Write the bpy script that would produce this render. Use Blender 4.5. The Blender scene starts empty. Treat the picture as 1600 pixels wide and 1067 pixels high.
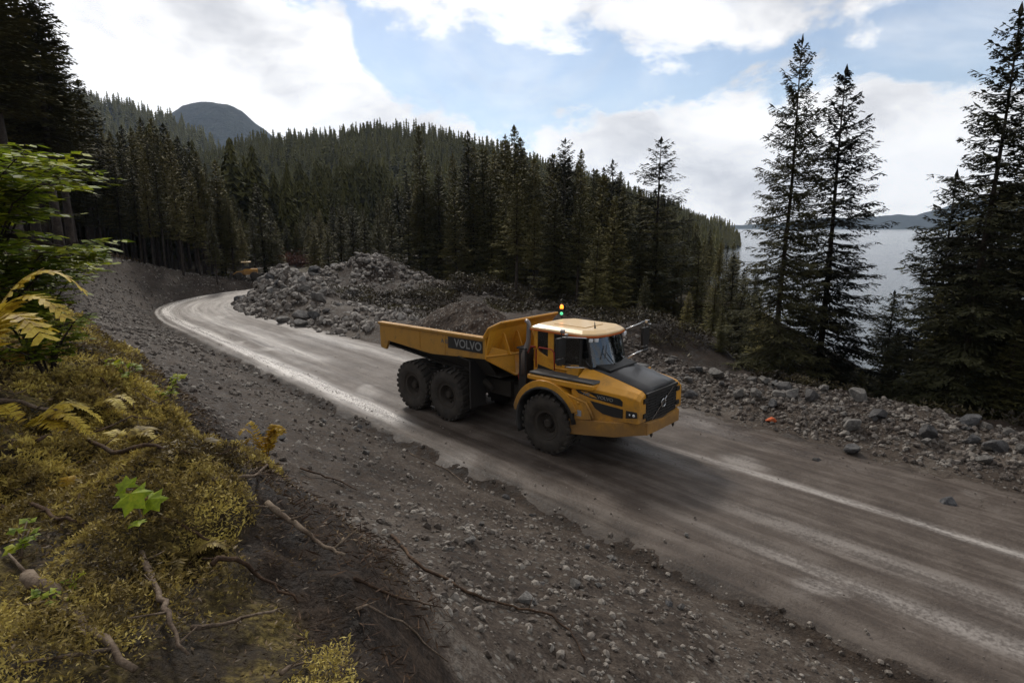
import bpy, math, random
import numpy as np
from mathutils import Vector, Matrix
R = math.radians
rnd = random.Random(7)
sc = bpy.context.scene
COL = sc.collection

# ------------------------------------------------------------------ camera
H_CAM, PITCH, F_PX = 6.72, 0.1936, 917.9
cam_d = bpy.data.cameras.new('camera')
cam_d.sensor_width = 36.0
cam_d.lens = F_PX / 1600 * 36
cam_d.clip_start = 0.05
cam_d.clip_end = 20000
cam = bpy.data.objects.new('camera', cam_d)
COL.objects.link(cam)
cam.location = (0, 0, H_CAM)
cam.rotation_euler = (math.pi / 2 - PITCH, 0, 0)
sc.camera = cam

# ------------------------------------------------------------------ light and sky
SUN_AZ, SUN_EL = R(-24), R(42)          # azimuth from +Y towards +X
sun_d = bpy.data.lights.new('sun', 'SUN')
sun_d.energy = 2.3
sun_d.angle = R(9)
sun_d.color = (1.0, 0.93, 0.84)
sun = bpy.data.objects.new('sun', sun_d)
COL.objects.link(sun)
sv = Vector((math.sin(SUN_AZ) * math.cos(SUN_EL), math.cos(SUN_AZ) * math.cos(SUN_EL), math.sin(SUN_EL)))
sun.rotation_euler = sv.to_track_quat('Z', 'Y').to_euler()
sc.view_settings.view_transform = 'Standard'
sc.view_settings.look = 'None'
sc.view_settings.exposure = 0.0
sc.view_settings.gamma = 1.0
sc.view_settings.use_curve_mapping = False
sc.cycles.max_bounces = 6
sc.cycles.transparent_max_bounces = 8
sc.cycles.volume_bounces = 0

world = bpy.data.worlds.new('World')
sc.world = world
world.use_nodes = True


class NT:
    """small node-tree helper"""
    def __init__(s, nt):
        s.nt = nt
        nt.nodes.clear()

    def n(s, typ, **kw):
        nd = s.nt.nodes.new(typ)
        for k, v in kw.items():
            setattr(nd, k, v)
        return nd

    def link(s, a, b):
        s.nt.links.new(a, b)

    def inp(s, sock, v):
        if hasattr(v, 'links') or isinstance(v, bpy.types.NodeSocket):
            s.link(v, sock)
        else:
            sock.default_value = v

    def math(s, op, a, b=None, c=None, clamp=False):
        nd = s.n('ShaderNodeMath', operation=op)
        nd.use_clamp = clamp
        s.inp(nd.inputs[0], a)
        if b is not None:
            s.inp(nd.inputs[1], b)
        if c is not None:
            s.inp(nd.inputs[2], c)
        return nd.outputs[0]

    def noise(s, vec, scale, detail=4, rough=0.55, dim='3D', dist=0.0):
        nd = s.n('ShaderNodeTexNoise')
        nd.noise_dimensions = dim
        if vec is not None:
            s.link(vec, nd.inputs['Vector'])
        nd.inputs['Scale'].default_value = scale
        nd.inputs['Detail'].default_value = detail
        nd.inputs['Roughness'].default_value = rough
        nd.inputs['Distortion'].default_value = dist
        return nd.outputs[0]

    def smooth(s, v, a, b, lo=0.0, hi=1.0):
        nd = s.n('ShaderNodeMapRange', interpolation_type='SMOOTHSTEP')
        s.inp(nd.inputs[0], v)
        nd.inputs[1].default_value = a
        nd.inputs[2].default_value = b
        nd.inputs[3].default_value = lo
        nd.inputs[4].default_value = hi
        return nd.outputs[0]

    def mix(s, f, a, b):
        nd = s.n('ShaderNodeMix', data_type='RGBA')
        s.inp(nd.inputs[0], f)
        for k, v in ((6, a), (7, b)):
            if isinstance(v, (tuple, list)):
                nd.inputs[k].default_value = (v[0], v[1], v[2], 1)
            else:
                s.link(v, nd.inputs[k])
        return nd.outputs[2]

    def ramp(s, f, stops):
        nd = s.n('ShaderNodeValToRGB')
        s.inp(nd.inputs[0], f)
        el = nd.color_ramp.elements
        while len(el) < len(stops):
            el.new(0.5)
        for e, (p, c) in zip(el, stops):
            e.position = p
            e.color = (c[0], c[1], c[2], 1)
        return nd.outputs[0]


w = NT(world.node_tree)
sky = w.n('ShaderNodeTexSky', sky_type='NISHITA')
sky.sun_disc = False
sky.sun_elevation = SUN_EL
sky.sun_rotation = SUN_AZ
sky.air_density = 1.0
sky.dust_density = 0.3
sky.ozone_density = 1.2
tc = w.n('ShaderNodeTexCoord')
sep = w.n('ShaderNodeSeparateXYZ')
w.link(tc.outputs['Generated'], sep.inputs[0])
dx, dy, dz = sep.outputs
hyp = w.math('SQRT', w.math('ADD', w.math('MULTIPLY', dx, dx), w.math('MULTIPLY', dy, dy)))
az = w.math('ARCTAN2', dx, dy)
el = w.math('ARCTAN2', dz, hyp)
pl = w.math('MAXIMUM', w.math('ADD', dz, 0.10), 0.02)
cmb = w.n('ShaderNodeCombineXYZ')
w.link(w.math('DIVIDE', dx, pl), cmb.inputs[0])
w.link(w.math('DIVIDE', dy, pl), cmb.inputs[1])
layer = cmb.outputs[0]
cm2 = w.n('ShaderNodeCombineXYZ')
w.link(w.math('MULTIPLY', az, 1.0), cm2.inputs[0])
w.link(w.math('MULTIPLY', el, 1.9), cm2.inputs[1])
ang = cm2.outputs[0]
n_big = w.noise(layer, 0.9, 5, 0.55)
n_puff = w.noise(ang, 5.5, 7, 0.58, dist=0.25)
n_fine = w.noise(ang, 14, 6, 0.6)
# a blue gap: elevation band around 12-15 degrees, right of azimuth -14 degrees
elw = w.math('ADD', el, w.math('MULTIPLY', w.math('SUBTRACT', n_puff, 0.5), 0.26))
elw = w.math('ADD', elw, w.math('MULTIPLY', w.math('SUBTRACT', n_fine, 0.5), 0.09))
lower = w.n('ShaderNodeFloatCurve')
w.link(w.math('ADD', w.math('MULTIPLY', az, 0.5), 0.5, clamp=True), lower.inputs[1])
cv = lower.mapping.curves[0]
# top edge of the low cloud bank against azimuth (0.5 + az/2); value = elevation in rad
pts = [(0.0, 0.34), (0.30, 0.34), (0.36, 0.33), (0.385, 0.25), (0.43, 0.165), (0.49, 0.145), (0.56, 0.15), (0.64, 0.185),
       (0.70, 0.20), (0.77, 0.185), (0.85, 0.17), (1.0, 0.2)]
cv.points[0].location = pts[0]
cv.points[1].location = pts[-1]
for p in pts[1:-1]:
    cv.points.new(*p)
lower.mapping.update()
upper = w.n('ShaderNodeFloatCurve')
w.link(w.math('ADD', w.math('MULTIPLY', az, 0.5), 0.5, clamp=True), upper.inputs[1])
cv = upper.mapping.curves[0]
pts = [(0.0, 0.35), (0.36, 0.345), (0.42, 0.29), (0.5, 0.28), (0.6, 0.255), (0.7, 0.25), (0.75, 0.262), (0.80, 0.30), (0.85, 0.30), (1.0, 0.3)]
cv.points[0].location = pts[0]
cv.points[1].location = pts[-1]
for p in pts[1:-1]:
    cv.points.new(*p)
upper.mapping.update()
low_c = w.smooth(w.math('SUBTRACT', elw, lower.outputs[0]), -0.016, 0.03, 1, 0)
up_c = w.smooth(w.math('SUBTRACT', elw, upper.outputs[0]), -0.02, 0.035, 0, 1)
veil = w.smooth(w.noise(ang, 3.2, 5, 0.6, dist=0.6), 0.42, 0.75, 0.16, 0.65)
up_c = w.math('MULTIPLY', up_c, w.smooth(n_big, 0.30, 0.50, 0.55, 1.0))
cover = w.math('MAXIMUM', w.math('MAXIMUM', low_c, up_c), veil)
# cloud brightness: soft grey undersides and folds
shade = w.smooth(w.math('ADD', w.math('MULTIPLY', n_puff, 0.55), w.math('MULTIPLY', w.noise(ang, 2.6, 5, 0.5, dist=0.4), 0.45)), 0.34, 0.56, 0.0, 1.0)
ccol = w.mix(shade, (0.70, 0.71, 0.75), (1.26, 1.25, 1.24))
# unseen sky overhead and behind the viewer, dimmed to shape the light contrast
zen = w.smooth(el, 0.40, 0.9, 0, 1)
ccol = w.mix(w.math('MULTIPLY', zen, 0.8), ccol, (0.52, 0.51, 0.51))
back = w.smooth(dy, 0.15, -0.5, 0, 1)
ccol = w.mix(w.math('MULTIPLY', back, 0.8), ccol, (0.36, 0.355, 0.36))
bg_sky = w.n('ShaderNodeBackground')
w.link(sky.outputs[0], bg_sky.inputs[0])
bg_sky.inputs[1].default_value = 0.12
bg_c = w.n('ShaderNodeBackground')
w.link(ccol, bg_c.inputs[0])
bg_c.inputs[1].default_value = 1.0
mx = w.n('ShaderNodeMixShader')
w.link(cover, mx.inputs[0])
w.link(bg_sky.outputs[0], mx.inputs[1])
w.link(bg_c.outputs[0], mx.inputs[2])
out = w.n('ShaderNodeOutputWorld')
w.link(mx.outputs[0], out.inputs[0])


# ------------------------------------------------------------------ helpers
def tag(o, label=None, cat=None, group=None, kind=None):
    if label: o['label'] = label
    if cat: o['category'] = cat
    if group: o['group'] = group
    if kind: o['kind'] = kind
    return o


def empty(name, loc=(0, 0, 0), rz=0.0):
    o = bpy.data.objects.new(name, None)
    COL.objects.link(o)
    o.location = loc
    o.rotation_euler = (0, 0, rz)
    o.empty_display_size = 0.2
    return o


def mesh_np(name, V, F, mat=None, smooth=False):
    me = bpy.data.meshes.new(name)
    V = np.asarray(V, dtype=np.float32)
    if isinstance(F, np.ndarray):
        k = F.shape[1]
        me.vertices.add(len(V))
        me.vertices.foreach_set('co', V.ravel())
        me.loops.add(F.size)
        me.loops.foreach_set('vertex_index', F.ravel().astype(np.int32))
        me.polygons.add(len(F))
        me.polygons.foreach_set('loop_start', np.arange(0, F.size, k, dtype=np.int32))
        me.update(calc_edges=True)
    else:
        me.from_pydata([tuple(v) for v in V.tolist()], [], F)
        me.update()
    me.polygons.foreach_set('use_smooth', np.full(len(me.polygons), smooth, dtype=bool))
    if mat is not None:
        me.materials.append(mat)
    me.update()
    return me


def link(name, me, parent=None):
    o = bpy.data.objects.new(name, me)
    COL.objects.link(o)
    if parent is not None:
        o.parent = parent
    return o


def copy_tree(o, parent=None):
    c = o.copy()
    COL.objects.link(c)
    c.parent = parent
    for ch in o.children:
        copy_tree(ch, c)
    return c


class MB:
    def __init__(s):
        s.v, s.f, s.m = [], [], []

    def add(s, vs, fs, m=0):
        k = len(s.v)
        s.v += [tuple(v) for v in vs]
        for f in fs:
            s.f.append([i + k for i in f])
            s.m.append(m)
        return s

    def box(s, x0, x1, y0, y1, z0, z1, m=0):
        vs = [(x, y, z) for z in (z0, z1) for y in (y0, y1) for x in (x0, x1)]
        return s.add(vs, [(0, 2, 3, 1), (4, 5, 7, 6), (0, 1, 5, 4), (2, 6, 7, 3), (0, 4, 6, 2), (1, 3, 7, 5)], m)

    def hexa(s, p, m=0):      # 8 points: bottom loop 4, top loop 4
        return s.add(p, [(3, 2, 1, 0), (4, 5, 6, 7), (0, 1, 5, 4), (1, 2, 6, 5), (2, 3, 7, 6), (3, 0, 4, 7)], m)

    def prism(s, poly, y0, y1, m=0):      # poly in (x, z), extruded along y; y0/y1 may be lists per vertex
        n = len(poly)
        a = y0 if isinstance(y0, (list, tuple)) else [y0] * n
        b = y1 if isinstance(y1, (list, tuple)) else [y1] * n
        vs = [(p[0], a[i], p[1]) for i, p in enumerate(poly)] + [(p[0], b[i], p[1]) for i, p in enumerate(poly)]
        fs = [list(range(n)), list(range(2 * n - 1, n - 1, -1))]
        for i in range(n):
            j = (i + 1) % n
            fs.append([i, i + n, j + n, j])
        return s.add(vs, fs, m)

    def plate(s, pts, thick, m=0):        # polygon in 3d with thickness along its normal
        P = [Vector(p) for p in pts]
        nrm = Vector((0, 0, 0))
        for i in range(len(P)):
            a, b = P[i], P[(i + 1) % len(P)]
            nrm += Vector(((a.y - b.y) * (a.z + b.z), (a.z - b.z) * (a.x + b.x), (a.x - b.x) * (a.y + b.y)))
        nrm.normalize()
        n = len(P)
        vs = [p + nrm * thick / 2 for p in P] + [p - nrm * thick / 2 for p in P]
        fs = [list(range(n)), list(range(2 * n - 1, n - 1, -1))]
        for i in range(n):
            j = (i + 1) % n
            fs.append([i, i + n, j + n, j])
        return s.add(vs, fs, m)

    def tube(s, pts, r, n=8, m=0, cap=True):
        P = [Vector(p) for p in pts]
        rr = r if isinstance(r, (list, tuple)) else [r] * len(P)
        rings = []
        for i, p in enumerate(P):
            t = (P[min(i + 1, len(P) - 1)] - P[max(i - 1, 0)])
            if t.length < 1e-9: t = Vector((0, 0, 1))
            t.normalize()
            up = Vector((0, 0, 1)) if abs(t.z) < 0.95 else Vector((1, 0, 0))
            a = t.cross(up).normalized()
            b = a.cross(t).normalized()
            rings.append([p + (a * math.cos(2 * math.pi * k / n) + b * math.sin(2 * math.pi * k / n)) * rr[i] for k in range(n)])
        vs = [v for rg in rings for v in rg]
        fs = []
        for i in range(len(P) - 1):
            for k in range(n):
                k2 = (k + 1) % n
                fs.append((i * n + k, i * n + k2, (i + 1) * n + k2, (i + 1) * n + k))
        if cap:
            fs.append(list(range(n - 1, -1, -1)))
            fs.append([(len(P) - 1) * n + k for k in range(n)])
        return s.add(vs, fs, m)

    def lathe(s, prof, n=32, cx=0, cy=0, cz=0, m=0):   # prof: (radius, y) around the y axis
        k = len(prof)
        vs = []
        for i in range(n):
            a = 2 * math.pi * i / n
            for (r, y) in prof:
                vs.append((cx + r * math.cos(a), cy + y, cz + r * math.sin(a)))
        fs = []
        for i in range(n):
            j = (i + 1) % n
            for q in range(k - 1):
                fs.append((i * k + q, i * k + q + 1, j * k + q + 1, j * k + q))
        return s.add(vs, fs, m)

    def ball(s, c, r, m=0, n=10, sx=1, sy=1, sz=1):
        vs, fs = [], []
        for i in range(n + 1):
            th = math.pi * i / n
            for j in range(2 * n):
                ph = math.pi * j / n
                vs.append((c[0] + sx * r * math.sin(th) * math.cos(ph), c[1] + sy * r * math.sin(th) * math.sin(ph), c[2] + sz * r * math.cos(th)))
        for i in range(n):
            for j in range(2 * n):
                j2 = (j + 1) % (2 * n)
                fs.append((i * 2 * n + j, (i + 1) * 2 * n + j, (i + 1) * 2 * n + j2, i * 2 * n + j2))
        return s.add(vs, fs, m)

    def build(s, name, mats, parent=None, smooth=False, bevel=0.0, seg=2):
        me = bpy.data.meshes.new(name)
        me.from_pydata(s.v, [], s.f)
        for mt in (mats if isinstance(mats, (list, tuple)) else [mats]):
            me.materials.append(mt)
        me.polygons.foreach_set('material_index', s.m)
        me.polygons.foreach_set('use_smooth', [smooth] * len(s.f))
        me.validate()
        me.update()
        o = link(name, me, parent)
        import bmesh
        bm = bmesh.new()
        bm.from_mesh(me)
        bmesh.ops.remove_doubles(bm, verts=bm.verts, dist=1e-5)
        bmesh.ops.recalc_face_normals(bm, faces=bm.faces)
        bm.to_mesh(me)
        bm.free()
        if bevel > 0:
            md = o.modifiers.new('bevel', 'BEVEL')
            md.width = bevel
            md.segments = seg
            md.limit_method = 'ANGLE'
            md.angle_limit = R(28)
            md.harden_normals = False
        return o


# --- numpy value noise
def _hash(ix, iy, iz):
    h = (ix.astype(np.int64) * 374761393 + iy.astype(np.int64) * 668265263 + iz.astype(np.int64) * 2147483647 // 7 + 1442695) & 0xffffffff
    h = ((h ^ (h >> 13)) * 1274126177) & 0xffffffff
    h = ((h ^ (h >> 16)) * 2246822519) & 0xffffffff
    return ((h ^ (h >> 15)) & 0xffffff) / float(0xffffff)


def vnoise(x, y, z=None):
    x = np.asarray(x, float); y = np.asarray(y, float)
    z = np.zeros_like(x) if z is None else np.asarray(z, float)
    ix, iy, iz = np.floor(x), np.floor(y), np.floor(z)
    fx, fy, fz = x - ix, y - iy, z - iz
    fx, fy, fz = [t * t * (3 - 2 * t) for t in (fx, fy, fz)]
    r = 0
    for a in (0, 1):
        for b in (0, 1):
            for c in (0, 1):
                r = r + _hash(ix + a, iy + b, iz + c) * (fx if a else 1 - fx) * (fy if b else 1 - fy) * (fz if c else 1 - fz)
    return r * 2 - 1


def fbm(x, y, o=4, g=0.5, z=None):
    r, a, t = 0, 1.0, 0
    for i in range(o):
        r = r + a * vnoise(np.asarray(x) * 2 ** i + 17.3 * i, np.asarray(y) * 2 ** i - 9.1 * i, None if z is None else np.asarray(z) * 2 ** i)
        t += a
        a *= g
    return r / t


def sstep(x, a, b):
    t = np.clip((x - a) / (b - a), 0, 1)
    return t * t * (3 - 2 * t)


# ------------------------------------------------------------------ materials
def principled(name, col=(0.5, 0.5, 0.5), rough=0.6, metal=0.0, spec=0.5, coat=0.0, emis=None, estr=0.0):
    m = bpy.data.materials.new(name)
    m.use_nodes = True
    t = NT(m.node_tree)
    b = t.n('ShaderNodeBsdfPrincipled')
    o = t.n('ShaderNodeOutputMaterial')
    t.link(b.outputs[0], o.inputs[0])
    b.inputs['Base Color'].default_value = (*col, 1)
    b.inputs['Roughness'].default_value = rough
    b.inputs['Metallic'].default_value = metal
    b.inputs['Specular IOR Level'].default_value = spec
    b.inputs['Coat Weight'].default_value = coat
    if emis:
        b.inputs['Emission Color'].default_value = (*emis, 1)
        b.inputs['Emission Strength'].default_value = estr
    return m, t, b


def bump(t, b, h, strength=0.4, dist=0.02):
    nd = t.n('ShaderNodeBump')
    nd.inputs['Strength'].default_value = strength
    nd.inputs['Distance'].default_value = dist
    t.link(h, nd.inputs['Height'])
    t.link(nd.outputs[0], b.inputs['Normal'])


def objco(t):
    return t.n('ShaderNodeTexCoord').outputs['Object']


def geopos(t):
    return t.n('ShaderNodeNewGeometry').outputs['Position']


def attr(t, name):
    nd = t.n('ShaderNodeAttribute')
    nd.attribute_name = name
    return nd


def paint_mat(name, col, dirt=(0.095, 0.075, 0.056), rough=0.38, amount=0.6, coat=0.2):
    """paint with mud and dust thicker low down and in noisy patches"""
    m, t, b = principled(name, col, rough, coat=coat)
    co = objco(t)
    n1 = t.noise(co, 2.3, 6, 0.65)
    n2 = t.noise(co, 16, 4, 0.6)
    sp = t.n('ShaderNodeSeparateXYZ'); t.link(co, sp.inputs[0])
    low = t.smooth(sp.outputs[2], 0.7, 2.4, 1.0, 0.0)
    f = t.math('ADD', t.math('MULTIPLY', low, 0.42), t.math('MULTIPLY', n1, 0.75))
    f = t.math('ADD', f, t.math('MULTIPLY', n2, 0.25))
    f = t.math('MAXIMUM', t.smooth(f, 0.44, 0.88, 0.10, amount), t.math('MULTIPLY', t.smooth(t.noise(co, 6.0, 8, 0.75), 0.56, 0.66), amount * 0.7))
    t.link(t.mix(f, tuple(col), dirt), b.inputs['Base Color'])
    t.link(t.math('ADD', t.math('MULTIPLY', f, 0.5), rough, clamp=True), b.inputs['Roughness'])
    bump(t, b, n2, 0.08, 0.01)
    return m


M = {}
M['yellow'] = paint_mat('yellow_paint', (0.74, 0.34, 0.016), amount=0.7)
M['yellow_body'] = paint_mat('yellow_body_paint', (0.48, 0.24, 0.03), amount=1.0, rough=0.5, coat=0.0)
M['roof'] = paint_mat('roof_paint', (0.85, 0.60, 0.30), amount=0.25, rough=0.3)
M['black_hood'] = paint_mat('black_hood_paint', (0.022, 0.022, 0.024), dirt=(0.06, 0.055, 0.05), amount=0.35, rough=0.36, coat=0.1)
M['black'] = paint_mat('black_plastic', (0.012, 0.012, 0.012), dirt=(0.03, 0.026, 0.022), amount=0.5, rough=0.5, coat=0)
M['frame'] = paint_mat('muddy_frame', (0.025, 0.023, 0.02), dirt=(0.05, 0.041, 0.032), amount=0.9, rough=0.8, coat=0)
M['grey_tread'] = paint_mat('grey_tread', (0.06, 0.06, 0.06), dirt=(0.09, 0.08, 0.07), amount=0.6, rough=0.6, coat=0)
M['red'] = principled('red_line', (0.35, 0.03, 0.015), 0.4)[0]
M['chrome'] = principled('silver_bracket', (0.55, 0.55, 0.55), 0.25, 1.0)[0]
M['lamp_glass'] = principled('lamp_glass', (0.75, 0.78, 0.8), 0.12, 0.0, coat=0.6)[0]
M['letter'] = principled('letter_white', (0.24, 0.24, 0.235), 0.5)[0]
M['letter_dim'] = principled('letter_grey', (0.11, 0.11, 0.11), 0.5)[0]
M['orange_glow'] = principled('beacon_amber', (1, 0.35, 0.02), 0.3, emis=(1.0, 0.22, 0.02), estr=3.2)[0]
M['green_glow'] = principled('green_lamp', (0.1, 0.8, 0.35), 0.3, emis=(0.15, 0.9, 0.45), estr=0.8)[0]
M['exhaust'] = principled('exhaust_steel', (0.22, 0.2, 0.19), 0.45, 0.7)[0]
M['skin'] = principled('skin', (0.42, 0.25, 0.18), 0.55)[0]
M['vest'] = principled('hi_vis_vest', (0.45, 0.55, 0.06), 0.7)[0]
M['trousers'] = principled('dark_trousers', (0.02, 0.022, 0.03), 0.8)[0]
M['hardhat'] = principled('hard_hat', (0.6, 0.6, 0.58), 0.4)[0]
M['seat'] = principled('seat_fabric', (0.02, 0.02, 0.022), 0.9)[0]
M['sticker'] = principled('sticker', (0.30, 0.32, 0.36), 0.5)[0]


def tyre_mat():
    m, t, b = principled('tyre_rubber', (0.02, 0.019, 0.018), 0.85)
    n1 = t.noise(objco(t), 3.0, 5, 0.6)
    n2 = t.noise(objco(t), 22, 4, 0.6)
    f = t.smooth(t.math('ADD', t.math('MULTIPLY', n1, 0.7), t.math('MULTIPLY', n2, 0.3)), 0.35, 0.65)
    t.link(t.mix(f, (0.024, 0.021, 0.018), (0.058, 0.048, 0.038)), b.inputs['Base Color'])
    bump(t, b, n2, 0.2, 0.01)
    return m


M['tyre'] = tyre_mat()


def glass_mat():
    m, t, b = principled('cab_glass', (0.35, 0.42, 0.42), 0.03, coat=0.0)
    nt = t
    tr = nt.n('ShaderNodeBsdfTransparent'); tr.inputs[0].default_value = (0.42, 0.47, 0.46, 1)
    gl = nt.n('ShaderNodeBsdfGlossy'); gl.inputs['Roughness'].default_value = 0.03
    gl.inputs['Color'].default_value = (0.9, 0.95, 1, 1)
    fr = nt.n('ShaderNodeFresnel'); fr.inputs[0].default_value = 1.75
    mxs = nt.n('ShaderNodeMixShader')
    nt.link(nt.math('MULTIPLY', fr.outputs[0], 1.5, clamp=True), mxs.inputs[0])
    nt.link(tr.outputs[0], mxs.inputs[1])
    nt.link(gl.outputs[0], mxs.inputs[2])
    o = [x for x in nt.nt.nodes if x.type == 'OUTPUT_MATERIAL'][0]
    nt.link(mxs.outputs[0], o.inputs[0])
    return m


M['glass'] = glass_mat()


def earth_mat(name, stops, sc1=0.5, sc2=6.0, rough=0.85, pebble=True, bs=0.7, bd=0.06):
    m, t, b = principled(name, (0.1, 0.1, 0.1), rough, spec=0.2)
    g = geopos(t)
    n1 = t.noise(g, sc1, 6, 0.6)
    n2 = t.noise(g, sc2, 6, 0.65)
    n3 = t.noise(g, sc2 * 5, 4, 0.6)
    f = t.math('ADD', t.math('ADD', t.math('MULTIPLY', n1, 0.4), t.math('MULTIPLY', n2, 0.35)), t.math('MULTIPLY', n3, 0.25))
    col = t.ramp(t.smooth(f, 0.36, 0.64), stops)
    h = t.math('ADD', t.math('MULTIPLY', n2, 1.0), t.math('MULTIPLY', n3, 0.4))
    if pebble:
        vo = t.n('ShaderNodeTexVoronoi')
        t.link(g, vo.inputs['Vector'])
        vo.inputs['Scale'].default_value = 11
        vo.inputs['Randomness'].default_value = 1
        hs = t.n('ShaderNodeSeparateXYZ')
        t.link(vo.outputs['Color'], hs.inputs[0])
        st = t.math('MULTIPLY', t.smooth(hs.outputs[0], 0.62, 0.72), t.smooth(vo.outputs['Distance'], 0.50, 0.36))
        col = t.mix(t.math('MULTIPLY', st, 0.75), col, t.mix(hs.outputs[1], (0.10, 0.095, 0.088), (0.27, 0.255, 0.23)))
        h = t.math('ADD', h, t.math('MULTIPLY', st, 0.6))
    t.link(col, b.inputs['Base Color'])
    bump(t, b, h, bs, bd)
    return m, t, b


def ground_mat():
    # earth everywhere, rubbly grey soil on the cut and the berm, mossy brown on the bank top, forest floor below the trees
    m, t, b = principled('ground_soil', (0.1, 0.1, 0.1), 0.82, spec=0.2)
    g = geopos(t)
    n1 = t.noise(g, 0.35, 6, 0.6)
    n2 = t.noise(g, 4.0, 7, 0.68)
    n3 = t.noise(g, 26.0, 4, 0.6)
    f = t.math('ADD', t.math('ADD', t.math('MULTIPLY', n1, 0.35), t.math('MULTIPLY', n2, 0.4)), t.math('MULTIPLY', n3, 0.25))
    dirt = t.ramp(t.smooth(f, 0.34, 0.66), [(0.0, (0.014, 0.010, 0.007)), (0.35, (0.045, 0.033, 0.025)), (0.7, (0.088, 0.070, 0.056)), (1.0, (0.16, 0.14, 0.12))])
    duff = t.ramp(t.smooth(f, 0.34, 0.66), [(0.0, (0.008, 0.006, 0.004)), (0.5, (0.030, 0.021, 0.012)), (1.0, (0.065, 0.052, 0.022))])
    mossy = t.smooth(t.math('ADD', t.math('MULTIPLY', t.noise(g, 1.3, 4, 0.55), 0.6), t.math('MULTIPLY', n2, 0.4)), 0.44, 0.56)
    duff = t.mix(t.math('MULTIPLY', mossy, attr(t, 'mossy').outputs['Fac']), duff, t.ramp(t.smooth(n3, 0.35, 0.65), [(0, (0.05, 0.037, 0.013)), (1, (0.19, 0.145, 0.045))]))
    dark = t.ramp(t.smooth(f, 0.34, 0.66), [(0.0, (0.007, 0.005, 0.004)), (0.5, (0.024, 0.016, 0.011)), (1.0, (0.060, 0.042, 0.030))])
    vo = t.n('ShaderNodeTexVoronoi')
    t.link(g, vo.inputs['Vector'])
    vo.inputs['Scale'].default_value = 9
    hs = t.n('ShaderNodeSeparateXYZ')
    t.link(vo.outputs['Color'], hs.inputs[0])
    st = t.math('MULTIPLY', t.smooth(hs.outputs[0], 0.60, 0.72), t.smooth(t.math('ADD', vo.outputs['Distance'], t.math('MULTIPLY', n3, 0.5)), 0.72, 0.5))
    st = t.math('MULTIPLY', st, t.math('SUBTRACT', 1.0, attr(t, 'duff').outputs['Fac'], clamp=True))
    dirt = t.mix(t.math('MULTIPLY', st, 0.8), dirt, t.mix(hs.outputs[1], (0.07, 0.066, 0.06), (0.24, 0.225, 0.20)))
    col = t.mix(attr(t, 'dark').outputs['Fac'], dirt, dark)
    col = t.mix(attr(t, 'duff').outputs['Fac'], col, duff)
    t.link(col, b.inputs['Base Color'])
    h = t.math('ADD', t.math('ADD', n2, t.math('MULTIPLY', n3, 0.35)), t.math('MULTIPLY', st, 0.3))
    bump(t, b, h, 0.8, 0.10)
    t.link(t.smooth(n2, 0.35, 0.65, 0.62, 0.95), b.inputs['Roughness'])
    return m


def road_mat():
    m, t, b = principled('wet_mud_road', (0.1, 0.1, 0.1), 0.5, spec=0.35)
    uv = t.n('ShaderNodeUVMap'); uv.uv_map = 'along'
    mp = t.n('ShaderNodeMapping')
    t.link(uv.outputs[0], mp.inputs[0])
    mp.inputs['Scale'].default_value = (0.10, 1.3, 1)
    long = t.noise(mp.outputs[0], 2.4, 7, 0.62)
    g = geopos(t)
    n2 = t.noise(g, 1.1, 6, 0.6)
    n3 = t.noise(g, 14.0, 6, 0.62)
    n4 = t.noise(g, 60.0, 3, 0.6)
    f = t.math('ADD', t.math('MULTIPLY', long, 0.42), t.math('MULTIPLY', n2, 0.28))
    f = t.math('ADD', f, t.math('MULTIPLY', n3, 0.20))
    f = t.math('ADD', f, t.math('MULTIPLY', n4, 0.10))
    base = t.ramp(t.smooth(f, 0.38, 0.62), [(0.0, (0.046, 0.033, 0.025)), (0.5, (0.082, 0.063, 0.050)), (1.0, (0.140, 0.116, 0.098))])
    base = t.mix(attr(t, 'edge').outputs['Fac'], base, t.ramp(t.smooth(f, 0.38, 0.62), [(0, (0.016, 0.011, 0.008)), (0.5, (0.050, 0.037, 0.028)), (1, (0.11, 0.09, 0.073))]))
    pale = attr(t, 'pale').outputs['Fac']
    pale_glare = t.math('MULTIPLY', pale, t.smooth(t.math('ADD', t.math('MULTIPLY', long, 0.6), t.math('MULTIPLY', n3, 0.4)), 0.42, 0.56, 0.28, 1.0))
    col = t.mix(pale_glare, base, (0.62, 0.58, 0.54))  # glare of the wet ruts painted in as a pale mud colour
    t.link(col, b.inputs['Base Color'])
    wet = attr(t, 'wet').outputs['Fac']
    rr = t.math('SUBTRACT', t.smooth(n3, 0.3, 0.7, 0.52, 0.75), t.math('MULTIPLY', t.math('MAXIMUM', wet, pale_glare), 0.36), clamp=True)
    t.link(rr, b.inputs['Roughness'])
    h = t.math('ADD', t.math('MULTIPLY', n3, 1.0), t.math('MULTIPLY', n4, 0.35))
    h = t.math('ADD', h, t.math('MULTIPLY', long, 0.6))
    bump(t, b, h, 0.55, 0.045)
    return m


def rock_mat(name, a, bcol, c):
    m, t, b = principled(name, a, 0.8, spec=0.25)
    co = objco(t)
    oi = t.n('ShaderNodeObjectInfo')
    n1 = t.noise(co, 2.5, 6, 0.62)
    n2 = t.noise(co, 14, 5, 0.65)
    f = t.math('ADD', t.math('MULTIPLY', n1, 0.6), t.math('MULTIPLY', n2, 0.4))
    col = t.ramp(t.smooth(f, 0.36, 0.64), [(0, a), (0.5, bcol), (1, c)])
    col = t.mix(t.math('MULTIPLY', oi.outputs['Random'], 0.55), col, (0.06, 0.052, 0.045))
    t.link(col, b.inputs['Base Color'])
    bump(t, b, n2, 0.7, 0.05)
    return m


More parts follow.
